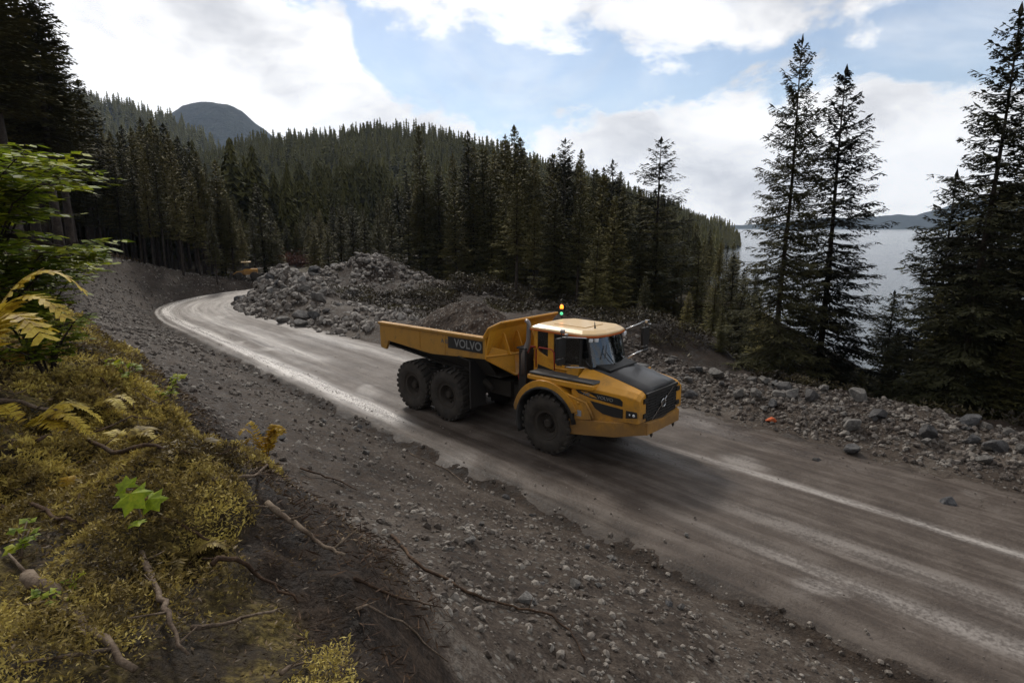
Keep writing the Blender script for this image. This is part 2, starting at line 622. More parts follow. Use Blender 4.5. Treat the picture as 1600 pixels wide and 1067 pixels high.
def leafy_mat(name, c1, c2, c3, scale=3.0, rough=0.6, transl=0.25):
    m, t, b = principled(name, c1, rough, spec=0.3)
    g = geopos(t)
    n1 = t.noise(g, scale, 4, 0.6)
    n2 = t.noise(g, scale * 9, 3, 0.6)
    f = t.math('ADD', t.math('MULTIPLY', n1, 0.6), t.math('MULTIPLY', n2, 0.4))
    col = t.ramp(t.smooth(f, 0.36, 0.64), [(0, c1), (0.5, c2), (1, c3)])
    t.link(col, b.inputs['Base Color'])
    tl = t.n('ShaderNodeBsdfTranslucent')
    t.link(col, tl.inputs[0])
    mxs = t.n('ShaderNodeMixShader')
    mxs.inputs[0].default_value = transl
    t.link(b.outputs[0], mxs.inputs[1])
    t.link(tl.outputs[0], mxs.inputs[2])
    o = [x for x in t.nt.nodes if x.type == 'OUTPUT_MATERIAL'][0]
    t.link(mxs.outputs[0], o.inputs[0])
    return m


def needle_mat(name, c1, c2, c3):
    m, t, b = principled(name, c1, 0.7, spec=0.08)
    g = geopos(t)
    oi = t.n('ShaderNodeObjectInfo')
    n1 = t.math('ADD', t.math('MULTIPLY', t.noise(g, 0.5, 4, 0.6), 0.5), t.math('MULTIPLY', t.noise(g, 0.05, 4, 0.65), 0.5))
    n2 = t.noise(g, 4.0, 3, 0.6)
    f = t.math('ADD', t.math('ADD', t.math('MULTIPLY', n1, 0.45), t.math('MULTIPLY', n2, 0.25)), t.math('MULTIPLY', oi.outputs['Random'], 0.30))
    col = t.ramp(t.smooth(f, 0.28, 0.72), [(0, c1), (0.5, c2), (1, c3)])
    t.link(col, b.inputs['Base Color'])
    return m


M['ground'] = ground_mat()
M['road'] = road_mat()
M['rock'] = rock_mat('rubble_rock', (0.10, 0.095, 0.088), (0.19, 0.18, 0.168), (0.30, 0.285, 0.265))
M['rock_dark'] = rock_mat('dark_rock', (0.05, 0.052, 0.055), (0.10, 0.10, 0.105), (0.17, 0.17, 0.17))
M['orange_rock'] = rock_mat('orange_marked_rock', (0.55, 0.10, 0.03), (0.75, 0.16, 0.05), (0.6, 0.2, 0.1))
M['bark'] = earth_mat('bark', [(0, (0.018, 0.013, 0.010)), (0.5, (0.045, 0.034, 0.027)), (1, (0.085, 0.068, 0.055))], 2.0, 9, pebble=False, bd=0.02)[0]
M['stick'] = earth_mat('weathered_stick', [(0, (0.05, 0.035, 0.024)), (0.5, (0.13, 0.095, 0.068)), (1, (0.24, 0.19, 0.14))], 3, 16, pebble=False, bd=0.01)[0]
M['root'] = earth_mat('brown_root', [(0, (0.020, 0.012, 0.008)), (0.5, (0.060, 0.036, 0.022)), (1, (0.12, 0.075, 0.045))], 3, 16, pebble=False, bd=0.01)[0]
M['fir'] = needle_mat('fir_needles', (0.034, 0.033, 0.013), (0.100, 0.093, 0.032), (0.20, 0.17, 0.055))
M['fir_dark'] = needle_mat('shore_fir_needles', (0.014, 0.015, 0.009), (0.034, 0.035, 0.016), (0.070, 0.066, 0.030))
M['forest_far'] = needle_mat('far_forest_needles', (0.046, 0.046, 0.016), (0.115, 0.108, 0.034), (0.20, 0.18, 0.058))
M['moss'] = leafy_mat('moss_leaves', (0.050, 0.034, 0.014), (0.27, 0.20, 0.055), (0.66, 0.54, 0.14), 1.5)
M['litter'] = leafy_mat('dead_litter', (0.026, 0.016, 0.009), (0.095, 0.062, 0.032), (0.22, 0.155, 0.08), 2.2, transl=0.1)
M['shrub'] = leafy_mat('shrub_leaves', (0.06, 0.10, 0.008), (0.22, 0.29, 0.02), (0.42, 0.42, 0.03), 2.5, transl=0.4)
M['brush'] = leafy_mat('brush_leaves', (0.014, 0.010, 0.006), (0.045, 0.034, 0.018), (0.10, 0.085, 0.035), 0.5, transl=0.1)
M['fern_y'] = leafy_mat('yellow_fern', (0.22, 0.13, 0.01), (0.50, 0.36, 0.03), (0.62, 0.50, 0.07), 3, transl=0.35)
M['fern_o'] = leafy_mat('orange_fern', (0.20, 0.10, 0.01), (0.42, 0.26, 0.02), (0.52, 0.36, 0.04), 3, transl=0.35)
M['leaf_g'] = leafy_mat('bright_leaf', (0.16, 0.22, 0.01), (0.27, 0.36, 0.012), (0.38, 0.42, 0.02), 4, transl=0.4)
M['load'] = earth_mat('load_soil', [(0, (0.010, 0.006, 0.004)), (0.45, (0.036, 0.024, 0.017)), (0.8, (0.078, 0.058, 0.044)), (1, (0.2, 0.17, 0.14))], 1.6, 7, bs=0.9)[0]
M['red_shrub'] = leafy_mat('red_shrub', (0.05, 0.022, 0.016), (0.11, 0.048, 0.034), (0.17, 0.085, 0.06), 1, transl=0.2)

# ------------------------------------------------------------------ terrain
D2 = np.array([-0.69, 0.724]); D2 /= np.linalg.norm(D2)
N2 = np.array([D2[1], -D2[0]])
# centreline control points in (s, t)
CP = [(-60, 14.6), (-20, 14.6), (0, 14.6), (20, 14.7), (40, 15.0), (48, 15.2), (54, 16.3), (58.5, 19.0), (61.5, 23.5), (63.5, 30), (66, 40), (71, 55)]


def catmull(P, k=12):
    P = [np.array(p, float) for p in P]
    P = [2 * P[0] - P[1]] + P + [2 * P[-1] - P[-2]]
    o = []
    for i in range(1, len(P) - 2):
        for j in range(k):
            u = j / k
            a, b_, c, d = P[i - 1], P[i], P[i + 1], P[i + 2]
            o.append(0.5 * ((2 * b_) + (-a + c) * u + (2 * a - 5 * b_ + 4 * c - d) * u * u + (-a + 3 * b_ - 3 * c + d) * u ** 3))
    o.append(P[-2])
    return np.array(o)


CLst = catmull(CP)
CL = CLst[:, :1] * D2 + CLst[:, 1:] * N2          # world xy
SEG = CL[1:] - CL[:-1]
SEGL = np.linalg.norm(SEG, axis=1)
SACC = np.concatenate([[0], np.cumsum(SEGL)])
S_OFF = -60.0


def road_coords(x, y):
    """arc length (s) and signed offset q (positive = far side from camera) to the centreline"""
    x = np.asarray(x, float).ravel(); y = np.asarray(y, float).ravel()
    bd = np.full(x.shape, 1e18); q = np.zeros_like(x); s = np.zeros_like(x)
    for i in range(len(SEG)):
        ax, ay = CL[i]
        sx, sy = SEG[i] / SEGL[i]
        t_ = np.clip((x - ax) * sx + (y - ay) * sy, 0, SEGL[i])
        px, py = x - ax - t_ * sx, y - ay - t_ * sy
        d = px * px + py * py
        k = d < bd
        cr = sx * py - sy * px        # left of direction positive
        bd = np.where(k, d, bd)
        q = np.where(k, -np.sign(cr) * np.sqrt(d), q)
        s = np.where(k, SACC[i] + t_, s)
    return s + S_OFF, q


HALF = 4.5


def mound(x, y, cx, cy, rx, ry, h, rot=0.0, p=1.0):
    c, s = math.cos(rot), math.sin(rot)
    u = ((x - cx) * c + (y - cy) * s) / rx
    v = (-(x - cx) * s + (y - cy) * c) / ry
    r2 = u * u + v * v
    return h * np.exp(-(r2 ** p) * 1.2)


def wpos(px, Y, z=0.0):
    fz = Y * math.cos(PITCH) - (z - H_CAM) * math.sin(PITCH)
    return ((px - 800) / F_PX * fz, Y)


def e_of(py):
    v = (533.5 - py) / F_PX
    return (-math.sin(PITCH) + v * math.cos(PITCH)) / (math.cos(PITCH) + v * math.sin(PITCH))


LAKE_Z = -12.0
U_PTS = [-0.3, 0.0, 0.45, 1.0, 1.6, 3.0, 5.0, 6.3, 7.2, 7.9, 8.6, 10, 12, 20, 40, 90]
Z_PTS = [-0.16, -0.06, -0.22, -0.02, 0.28, 0.85, 1.75, 2.45, 3.15, 4.15, 4.45, 4.75, 5.0, 5.6, 7.5, 14]


def height(x, y, detail=True):
    shp = np.shape(x)
    x = np.asarray(x, float).ravel(); y = np.asarray(y, float).ravel()
    s, q = road_coords(x, y)
    a = np.abs(q) - HALF + np.where(q > 0, 3.4 * sstep(s, 12, 46), 0)
    near = q < 0
    crest_wob = 0.55 * fbm(s * 0.25, q * 0.0 + 3, 3)
    un = np.clip(a + crest_wob * sstep(a, 2, 6) - 1.15 * (1 - sstep(s, 1.5, 6)) * sstep(a, 1, 6), -9, 400)
    # past the bend the outer bank comes closer to the road
    k = 1 + 0.45 * sstep(s, 40, 55)
    k = k + 0.0
    zn = np.interp(un * k, U_PTS, Z_PTS)
    zn = zn * (1 - 0.90 * sstep(s, 55, 70) * sstep(un, 0.5, 6))
    rough = sstep(a, 0.1, 1.5) * (1 - sstep(a, 7.4, 8.4))
    zn = zn + rough * (0.22 * fbm(x * 0.8, y * 0.8, 5, 0.6) + 0.05 * np.abs(fbm(s * 0.4, q * 3.0, 3)))
    top = sstep(a, 7.8, 8.8) * (1 - sstep(a, 30, 60))
    zn = zn + top * (0.48 * fbm(x * 0.75 + 5, y * 0.75, 4, 0.5) + 0.05 + 0.16 * fbm(x * 2.3, y * 2.3 + 9, 3, 0.5))
    # far side
    w_ = a
    berm = 0.32 * sstep(w_, 0.4, 2.2)
    berm = berm + 0.22 * np.exp(-((w_ - 3.8) / 1.4) ** 2)
    # dark dirt spoil ridge behind the rubble
    zf = berm + rough * 0.0
    yard = sstep(s, 14, 24) * sstep(w_, 0.5, 3)
    w0 = 5.0 + 20 * sstep(s, 8, 30) + 60 * sstep(s, 38, 60)
    fall = -0.55 * np.clip(w_ - w0, 0, 60)
    fall = fall - 0.05 * np.clip(w_ - 8, 0, 30) * sstep(s, 6, 26)
    fall = fall - 0.55 * np.clip(x - (17 + 0.12 * y), 0, 60) * sstep(y, 14, 30)
    zf = zf + fall + 0.10 * yard
    # spoil ridge just behind the truck nose
    zf = zf + mound(x, y, 7.0, 29.5, 4.5, 2.6, 1.5, 0.2)
    zf = zf + mound(x, y, 1.0, 34.0, 6.5, 3.0, 1.3, 0.1)
    # rubble heaps
    mk = sstep(a, 0.2, 4.5)
    zf = zf + mk * mound(x, y, -20.5, 49.0, 6.5, 4.6, 2.5, -0.6, 1.1)
    zf = zf + mk * mound(x, y, -15.5, 41.0, 6.5, 4.0, 0.7, -0.5, 1.3)
    zf = zf + mound(x, y, -14.6, 61.0, 6.2, 5.5, 3.4, 0.0, 1.1)
    zf = zf + mound(x, y, -4.5, 55.0, 7.5, 6.0, 1.6, 0.1, 1.2)
    fr = sstep(w_, 0.3, 1.6)
    hp = mound(x, y, -19, 50, 13, 10, 1.0) + mound(x, y, -14.6, 61, 8, 6, 1.0)
    zf = zf + fr * np.clip(hp, 0, 1) * (1.1 * fbm(x * 0.28, y * 0.28, 5, 0.6))
    zf = zf + fr * (0.28 * fbm(x * 0.6, y * 0.6, 5, 0.6) + 0.05)
    inside = np.zeros_like(x) - 0.16
    z = np.where(a < -0.3, inside, np.where(near, zn, zf * sstep(a, -0.3, 0.5) - 0.12 * (1 - sstep(a, -0.3, 0.5))))
    # far terrain
    D = np.hypot(x, y)
    az_ = np.where(y > 1, x / np.maximum(y, 1), np.sign(x) * 50)
    lim = np.where(near, z, np.maximum(z, LAKE_Z - 6))
    hillk = sstep(D, 95, 200)
    low = np.where(az_ > -0.05, LAKE_Z - 6, 3.0 + 0 * x)
    low = low + (3.0 - low) * sstep(-az_, -0.30, 0.30)
    z = lim * (1 - hillk) + low * hillk
    z = np.where(D > 90, np.where(az_ < -1.2, np.maximum(z, 6), z), z)
    return z.reshape(shp)


# ground sheet: polar grid round the camera, dense close by
NA, NR = 760, 520
rr_ = 0.7 * (1600 / 0.7) ** (np.arange(NR) / (NR - 1))
aa_ = np.concatenate([np.linspace(-R(180), -R(62), 90, endpoint=False), np.linspace(-R(62), R(62), NA - 180, endpoint=False), np.linspace(R(62), R(180), 90)])
A, RR = np.meshgrid(aa_, rr_)
gx, gy = RR * np.sin(A), RR * np.cos(A)
gz = height(gx, gy)
idx = np.arange(NA * NR).reshape(NR, NA)
F = np.stack([idx[:-1, :-1], idx[:-1, 1:], idx[1:, 1:], idx[1:, :-1]], -1).reshape(-1, 4)
V = np.stack([gx, gy, gz], -1).reshape(-1, 3)
c0 = len(V)
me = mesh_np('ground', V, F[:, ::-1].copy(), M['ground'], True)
s_, q_ = road_coords(gx.ravel(), gy.ravel())
a_ = np.abs(q_) - HALF
am_ = 7.6 + 1.5 * (1 - sstep(s_, 1.5, 8))
duff = np.where(q_ < 0, sstep(a_ - am_ + 1.0 * fbm(gx.ravel() * .8, gy.ravel() * .8, 4), -.3, .5), sstep(a_, 14, 20))
Dg = np.hypot(gx.ravel(), gy.ravel())
mossg = np.where(q_ < 0, duff, 0) * (1 - sstep(Dg, 22, 34))
duff = np.maximum(duff, sstep(Dg, 60, 72) * sstep(a_, 9, 12))
darkm = np.where(q_ < 0, 1.0 * sstep(a_ - am_ + 0.5 * fbm(gx.ravel() * 2, gy.ravel() * 2, 3), -1.5, -.9) + 0.8 * np.exp(-((a_ - 0.3) / 0.35) ** 2) + 0.35 * sstep(s_, 8, 16), sstep(a_ + fbm(gx.ravel() * .8, gy.ravel() * .8, 3), 2.6, 4.0))  # near side also darkens the ditch line: its shadow put into the colour
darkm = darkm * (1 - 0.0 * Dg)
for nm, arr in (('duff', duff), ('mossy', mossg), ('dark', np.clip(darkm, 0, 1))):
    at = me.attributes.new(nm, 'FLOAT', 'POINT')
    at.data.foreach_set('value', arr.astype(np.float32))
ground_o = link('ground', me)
tag(ground_o, kind='structure')

# road strip
rs = np.arange(-34, 96, 0.14)
rq = np.linspace(-HALF - 1.0, HALF + 1.0, 128)
cx_ = np.interp(rs - S_OFF, SACC, CL[:, 0]); cy_ = np.interp(rs - S_OFF, SACC, CL[:, 1])
tx, ty = np.gradient(cx_), np.gradient(cy_)
tl_ = np.hypot(tx, ty); tx, ty = tx / tl_, ty / tl_
S, Q = np.meshgrid(rs, rq, indexing='ij')
X_ = cx_[:, None] + ty[:, None] * Q
Y_ = cy_[:, None] - tx[:, None] * Q


def road_z(s, q, x, y):
    z = 0.0 * s
    for c, wd, dp in ((-3.1, 0.45, 0.05), (-1.9, 0.35, 0.035), (0.9, 0.42, 0.045), (2.9, 0.4, 0.03)):
        cc = c + 0.25 * fbm(s * 0.06 + c, 0 * s, 2)
        z = z - dp * np.exp(-((q - cc) / wd) ** 2) + dp * 0.5 * np.exp(-((np.abs(q - cc) - wd * 1.5) / 0.16) ** 2)
    z = z + 0.028 * fbm(x * 0.9, y * 0.9, 4) + 0.014 * fbm(s * 0.5, q * 4, 3)
    e = np.abs(q) - HALF
    gz_ = height(x, y)
    k = sstep(e, -0.55, 0.05)
    z = z * (1 - k) + (gz_ + 0.035) * k
    return z - 0.13 * sstep(e + 0.55 * fbm(x * 1.1, y * 1.1, 4, .6), -0.1, 0.65)


RZ = road_z(S, Q, X_, Y_)
idx = np.arange(S.size).reshape(S.shape)
F = np.stack([idx[:-1, :-1], idx[1:, :-1], idx[1:, 1:], idx[:-1, 1:]], -1).reshape(-1, 4)
me = mesh_np('dirt_road', np.stack([X_, Y_, RZ], -1).reshape(-1, 3), F[:, ::-1].copy(), M['road'], True)
Sf, Qf = S.ravel(), Q.ravel()


def band(c, wd, s0, s1, k=0.8, seed=0.0):
    cc = c + 0.22 * fbm(Sf * 0.07 + seed, 0 * Sf + seed, 2)
    wn = wd * (0.65 + 0.7 * (0.5 + 0.5 * fbm(Sf * 0.3 + seed * 3, Qf * 0.4, 3)))
    return k * np.exp(-((Qf - cc) / wn) ** 2) * sstep(Sf, s0, s0 + 3) * (1 - sstep(Sf, s1 - 6, s1))


pale = 1.6 * band(-3.75, 0.36, 15.5, 66, 1.0, 1.0)  # streaks of glare along the ruts, laid in as pale colour
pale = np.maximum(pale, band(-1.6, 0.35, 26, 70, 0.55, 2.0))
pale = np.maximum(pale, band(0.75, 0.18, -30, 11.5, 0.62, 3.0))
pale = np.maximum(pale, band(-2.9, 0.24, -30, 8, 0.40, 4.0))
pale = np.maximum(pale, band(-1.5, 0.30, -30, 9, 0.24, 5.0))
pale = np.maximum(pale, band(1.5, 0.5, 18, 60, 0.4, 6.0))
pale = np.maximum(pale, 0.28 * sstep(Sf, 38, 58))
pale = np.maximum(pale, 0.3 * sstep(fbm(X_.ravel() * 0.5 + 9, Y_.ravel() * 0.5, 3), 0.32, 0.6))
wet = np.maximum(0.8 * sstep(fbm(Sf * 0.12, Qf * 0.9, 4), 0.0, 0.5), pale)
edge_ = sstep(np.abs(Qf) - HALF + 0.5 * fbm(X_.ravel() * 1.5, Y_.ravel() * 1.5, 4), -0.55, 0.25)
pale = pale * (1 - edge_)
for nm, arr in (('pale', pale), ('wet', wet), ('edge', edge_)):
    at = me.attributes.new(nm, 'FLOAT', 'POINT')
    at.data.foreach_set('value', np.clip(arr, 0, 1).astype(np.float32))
uvl = me.uv_layers.new(name='along')
li = np.empty(len(me.loops), dtype=np.int32)
me.loops.foreach_get('vertex_index', li)
uvl.data.foreach_set('uv', np.stack([Sf[li], Qf[li]], -1).astype(np.float32).ravel())
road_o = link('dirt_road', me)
tag(road_o, kind='structure')

# lake
m, t, b = principled('lake_water', (0.02, 0.035, 0.045), 0.12)
n1 = t.noise(geopos(t), 0.35, 5, 0.6)
n2 = t.noise(geopos(t), 2.2, 4, 0.6)
bump(t, b, t.math('ADD', n1, t.math('MULTIPLY', n2, 0.5)), 0.5, 0.5)
M['lake'] = m
lk = MB()
lk.add([(-300, 25, LAKE_Z), (5200, 25, LAKE_Z), (5200, 5200, LAKE_Z), (-300, 5200, LAKE_Z)], [(0, 1, 2, 3)])
tag(lk.build('lake', m), kind='structure')

# hills: each crest follows its skyline; distance, width and height are real
def hill_mesh(name, sky_pts, Dc, depth_f, depth_b, base, mat, tree_h=0.0, n_a=260, n_r=60, rough=0.05):
    pxs = np.array([p[0] for p in sky_pts], float)
    ev = np.array([e_of(p[1]) for p in sky_pts])
    av = (pxs - 800) / F_PX / math.cos(PITCH) * 1.0
    # exact azimuth tangent for points near the horizon
    for i, p in enumerate(sky_pts):
        v = (533.5 - p[1]) / F_PX
        av[i] = ((p[0] - 800) / F_PX) / (math.cos(PITCH) + v * math.sin(PITCH))
    a = np.linspace(av[0], av[-1], n_a)
    e = np.interp(a, av, ev)
    r = np.linspace(Dc - depth_f, Dc + depth_b, n_r)
    A_, R_ = np.meshgrid(a, r)
    e = e + 0.0022 * fbm(a * 45, a * 0 + Dc, 4) * (tree_h == 0)
    E_ = np.broadcast_to(e, A_.shape)
    crest = H_CAM + E_ * Dc - tree_h
    k = np.where(R_ < Dc, sstep(R_, Dc - depth_f, Dc + depth_f * 0.35) / sstep(np.array(Dc), Dc - depth_f, Dc + depth_f * 0.35), 1 - sstep(R_, Dc, Dc + depth_b) * 0.9)
    Xh, Yh = A_ * R_, R_
    Zh = base + (crest - base) * k
    Zh = Zh + (np.maximum(crest - base, 0) * k) * rough * fbm(Xh / (Dc * 0.09), Yh / (Dc * 0.09), 5) * (1 - np.exp(-((R_ - Dc) / (Dc * 0.06)) ** 2))
    idx = np.arange(A_.size).reshape(A_.shape)
    F = np.stack([idx[:-1, :-1], idx[:-1, 1:], idx[1:, 1:], idx[1:, :-1]], -1).reshape(-1, 4)
    me = mesh_np(name, np.stack([Xh, Yh, Zh], -1).reshape(-1, 3), F, mat, True)
    o = link(name, me)
    tag(o, kind='structure')
    return o, (Xh, Yh, Zh, k)


def hillmat(name, c1, c2, c3, s1, s2, bd):
    m, t, b = principled(name, c1, 0.9, spec=0.1)
    g = geopos(t)
    n1 = t.noise(g, s1, 5, 0.6)
    n2 = t.noise(g, s2, 4, 0.65)
    f = t.math('ADD', t.math('MULTIPLY', n1, 0.5), t.math('MULTIPLY', n2, 0.5))
    t.link(t.ramp(t.smooth(f, 0.36, 0.64), [(0, c1), (0.5, c2), (1, c3)]), b.inputs['Base Color'])
    bump(t, b, n2, 0.8, bd)
    return m


HM = hillmat('hill_floor', (0.008, 0.010, 0.006), (0.014, 0.018, 0.010), (0.026, 0.030, 0.015), 0.01, 0.1, 3)
HM2 = hillmat('mountain_forest', (0.008, 0.012, 0.012), (0.014, 0.020, 0.018), (0.026, 0.034, 0.028), 0.004, 0.03, 14)
hill_main, H1 = hill_mesh('hills', [(-250, 330), (120, 290), (330, 228), (400, 205), (450, 199), (520, 197), (600, 190), (680, 197), (760, 222), (850, 247), (950, 272),
                                    (1050, 309), (1120, 345), (1135, 372)], 520, 400, 200, -14, HM, 13)
head, H2 = hill_mesh('hills', [(1060, 345), (1095, 338), (1120, 340), (1145, 350), (1158, 368), (1163, 392)], 560, 60, 90, -14, HM, 11, n_a=60, n_r=24)
left_hill, H3 = hill_mesh('hills', [(-200, 60), (0, 105), (100, 138), (150, 148), (200, 160), (260, 183), (330, 222), (420, 300)], 950, 520, 200, -10, HM, 12, n_r=50)
peak, H4 = hill_mesh('mountain', [(200, 240), (240, 200), (268, 176), (285, 164), (320, 158), (355, 162), (378, 172), (398, 190), (430, 215), (500, 260)], 2300, 700, 500, -10, HM2, 0, rough=0.06)
HM3 = hillmat('far_range', (0.014, 0.020, 0.016), (0.024, 0.032, 0.026), (0.04, 0.05, 0.04), 0.002, 0.012, 30)
far_r, H5 = hill_mesh('far_shore', [(1130, 353), (1165, 352), (1195, 350), (1215, 351), (1240, 345), (1290, 340), (1340, 341), (1400, 336), (1430, 336), (1470, 326), (1500, 316), (1540, 308), (1600, 302),
                                    (1800, 290), (2400, 320), (2600, 352)], 4300, 500, 600, -14, HM3, 0, rough=0.03, n_a=300)

# ------------------------------------------------------------------ conifers
def conifer_meshes(seed, H, clear, rmax, spacing, per, ntw, qw, rag=0.35, mat_c=None, droop=0.25, dead=True, power=0.8, fine=0):
    """tapered trunk with limbs, and a crown of needle sprays; full size in metres"""
    r = random.Random(seed)
    tk = MB()
    lean = (r.uniform(-.02, .02), r.uniform(-.02, .02))
    ctr = lambda z: (lean[0] * z + 0.05 * math.sin(z * 0.5 + seed), lean[1] * z + 0.05 * math.cos(z * 0.4 + seed))
    r0 = H * 0.0105 + 0.04
    pts = [(*ctr(H * k / 12), H * k / 12) for k in range(13)]
    pts[0] = (pts[0][0], pts[0][1], -1.2)
    tk.tube(pts, [r0 * (1 - 0.94 * (k / 12)) * (1.25 if k == 0 else 1) for k in range(13)], 7)
    V, F = [], []

    def quad(a, d, side, wd):
        k = len(V)
        e = (a[0] + d[0], a[1] + d[1], a[2] + d[2])
        m_ = (a[0] + d[0] * .5, a[1] + d[1] * .5, a[2] + d[2] * .5)
        V.append(a)
        V.append((m_[0] + side[0] * wd, m_[1] + side[1] * wd, m_[2] + side[2] * wd))
        V.append(e)
        V.append((m_[0] - side[0] * wd, m_[1] - side[1] * wd, m_[2] - side[2] * wd))
        F.append((k, k + 1, k + 2, k + 3))
    z = H * clear
    while z < H * 0.985:
        f = (z - H * clear) / (H * (1 - clear))
        Lb = rmax * ((1 - f) ** power) * (0.45 + 0.55 * min(1, (f + 0.05) / 0.18)) + 0.12
        base_az = r.uniform(0, 6.28)
        np_ = max(3, int(per * (1 if f < 0.8 else 0.8)))
        for b_ in range(np_):
            if r.random() < rag * 0.35: continue
            L = Lb * r.uniform(1 - rag, 1 + rag * 0.4)
            azb = base_az + 6.283 * b_ / np_ + r.uniform(-.35, .35)
            rise = -0.05 - droop * (1 - f) + 0.75 * max(0, f - 0.45) + r.uniform(-.10, .10)
            ca, sa = math.cos(azb), math.sin(azb)
            cx, cy = ctr(z)
            zb = z + r.uniform(-.12, .12)
            nseg = 4
            sp = []
            for j in range(nseg + 1):
                q = j / nseg
                zz = zb + L * (rise * q + 0.16 * q * q - 0.10 * q * (1 - q))
                sp.append((cx + ca * L * q, cy + sa * L * q, zz))
            if L > 0.5 and ntw >= 3:
                tk.tube([sp[0], sp[2], sp[3]], [max(.008, r0 * 0.16 * (1 - f) + .008), .012, .005], 3, cap=False)
            for j in range(nseg):
                d = tuple(sp[j + 1][i] - sp[j][i] for i in range(3))
                quad(sp[j], tuple(c * 1.15 for c in d), (-sa * .9, ca * .9, r.uniform(-.3, .3)), qw * 1.1)
            nt_ = max(2, int(ntw * L / rmax + 1.5))
            for j in range(nt_):
                q = 0.16 + 0.84 * (j + r.random() * .6) / nt_
                q = min(q, .99)
                k = min(int(q * nseg), nseg - 1)
                u = q * nseg - k
                p = tuple(sp[k][i] * (1 - u) + sp[k + 1][i] * u for i in range(3))
                tl = L * (0.42 * (1 - 0.62 * q)) * r.uniform(.6, 1.15) + .06
                for sd in (-1, 1):
                    if r.random() < 0.12: continue
                    an = azb + sd * r.uniform(.65, 1.05)
                    dx_, dy_ = math.cos(an), math.sin(an)
                    dz_ = r.uniform(-.42, .02)
                    d = (dx_ * tl, dy_ * tl, dz_ * tl)
                    if fine:
                        quad(p, d, (-dy_ * .85, dx_ * .85, r.uniform(-.3, .3)), qw * .34)
                        for g in range(fine):
                            u2 = .15 + .8 * (g + r.random()) / fine
                            pp = (p[0] + d[0] * u2, p[1] + d[1] * u2, p[2] + d[2] * u2 - .05 * u2 * u2)
                            a2 = an + (1 if g % 2 else -1) * r.uniform(.5, 1.0)
                            l2 = tl * r.uniform(.28, .5) * (1.2 - .6 * u2) + .05
                            quad(pp, (math.cos(a2) * l2, math.sin(a2) * l2, r.uniform(-.55, .05) * l2), (-math.sin(a2) * .8, math.cos(a2) * .8, r.uniform(-.6, .6)), qw * r.uniform(.30, .55))
                        continue
                    quad(p, d, (-dy_ * .85, dx_ * .85, r.uniform(-.55, .55)), qw * r.uniform(.7, 1.3) * (0.6 + tl))
        z += spacing * (1.0 - 0.45 * f) * r.uniform(.75, 1.25)
    # leader
    cx, cy = ctr(H)
    quad((cx, cy, H * .97), (0, 0, H * .04), (1, 0, 0), qw)
    quad((cx, cy, H * .97), (0, 0, H * .04), (0, 1, 0), qw)
    if dead and clear > 0.15:
        for _ in range(int(26 * clear)):
            z = r.uniform(.12, clear) * H
            a_ = r.uniform(0, 6.28); l = r.uniform(.4, 1.4)
            cx, cy = ctr(z)
            tk.tube([(cx, cy, z), (cx + l * math.cos(a_), cy + l * math.sin(a_), z - .1 * l)], [.018, .005], 3, cap=False)
    me_c = mesh_np('crown', np.array(V), np.array(F, dtype=np.int32), mat_c or M['fir'], False)
    me_t = bpy.data.meshes.new('trunk')
    me_t.from_pydata(tk.v, [], tk.f)
    me_t.materials.append(M['bark'])
    me_t.polygons.foreach_set('use_smooth', [True] * len(me_t.polygons))
    return me_t, me_c


SPEC = {}
# shore firs: ragged, full to the ground
for i in range(3):
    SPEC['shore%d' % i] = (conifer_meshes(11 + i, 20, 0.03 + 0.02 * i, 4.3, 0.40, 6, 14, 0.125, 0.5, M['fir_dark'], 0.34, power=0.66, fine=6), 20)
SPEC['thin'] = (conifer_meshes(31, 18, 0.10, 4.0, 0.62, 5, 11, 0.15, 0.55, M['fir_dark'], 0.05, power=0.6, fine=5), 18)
# stand of tall trees with bare lower trunks
for i in range(3):
    SPEC['stand%d' % i] = (conifer_meshes(41 + i, 24, 0.30 + 0.06 * i, 3.0, 0.50, 7, 8, 0.20, 0.35, M['fir'], 0.30, power=0.65, fine=2), 24)
# dense forest edge
for i in range(3):
    SPEC['edge%d' % i] = (conifer_meshes(51 + i, 18, 0.05, 3.3, 0.48, 7, 8, 0.20, 0.35, M['fir'], 0.25, power=0.7, fine=2), 18)
protos = {}
TREES = []


def put_tree(kind, x, y, top=None, h=None, label='', group='', cat='fir tree', wide=1.0, zb=None, tilt=0.0):
    (mt, mc), H0 = SPEC[kind]
    z0 = float(height(np.array([x]), np.array([y]))[0]) - 0.15 if zb is None else zb
    if h is None:
        h = top - z0
    k = h / H0
    root = bpy.data.objects.new('fir_tree', None)
    COL.objects.link(root)
    root.location = (x, y, z0)
    root.scale = (k * wide, k * wide, k)
    root.rotation_euler = (tilt, tilt * .6, rnd.uniform(0, 6.28))
    tag(root, label, cat, group)
    link('trunk', mt, root)
    link('crown', mc, root)
    TREES.append((root.location.copy(), kind))
    return root


def top_z(py, Y):
    return H_CAM + Y * e_of(py)


# the two tall firs by the lake and the pair cut by the right frame edge
g_sh = 'tall firs between the road and the lake'
def shore(px, Y, py, kind, label, **kw):
    tz = top_z(py, Y)
    x = wpos(px, Y, tz)[0]
    return put_tree(kind, x, Y, top=tz, label=label, group=g_sh, **kw)
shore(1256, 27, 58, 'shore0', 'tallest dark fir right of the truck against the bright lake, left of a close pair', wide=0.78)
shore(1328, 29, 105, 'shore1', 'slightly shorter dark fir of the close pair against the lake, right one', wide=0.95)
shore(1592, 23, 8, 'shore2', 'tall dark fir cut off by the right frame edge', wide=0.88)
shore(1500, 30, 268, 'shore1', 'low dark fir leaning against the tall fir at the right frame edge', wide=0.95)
shore(1030, 52, 215, 'thin', 'lone thin fir with a sparse open top rising above the forest edge behind the truck', wide=1.25)
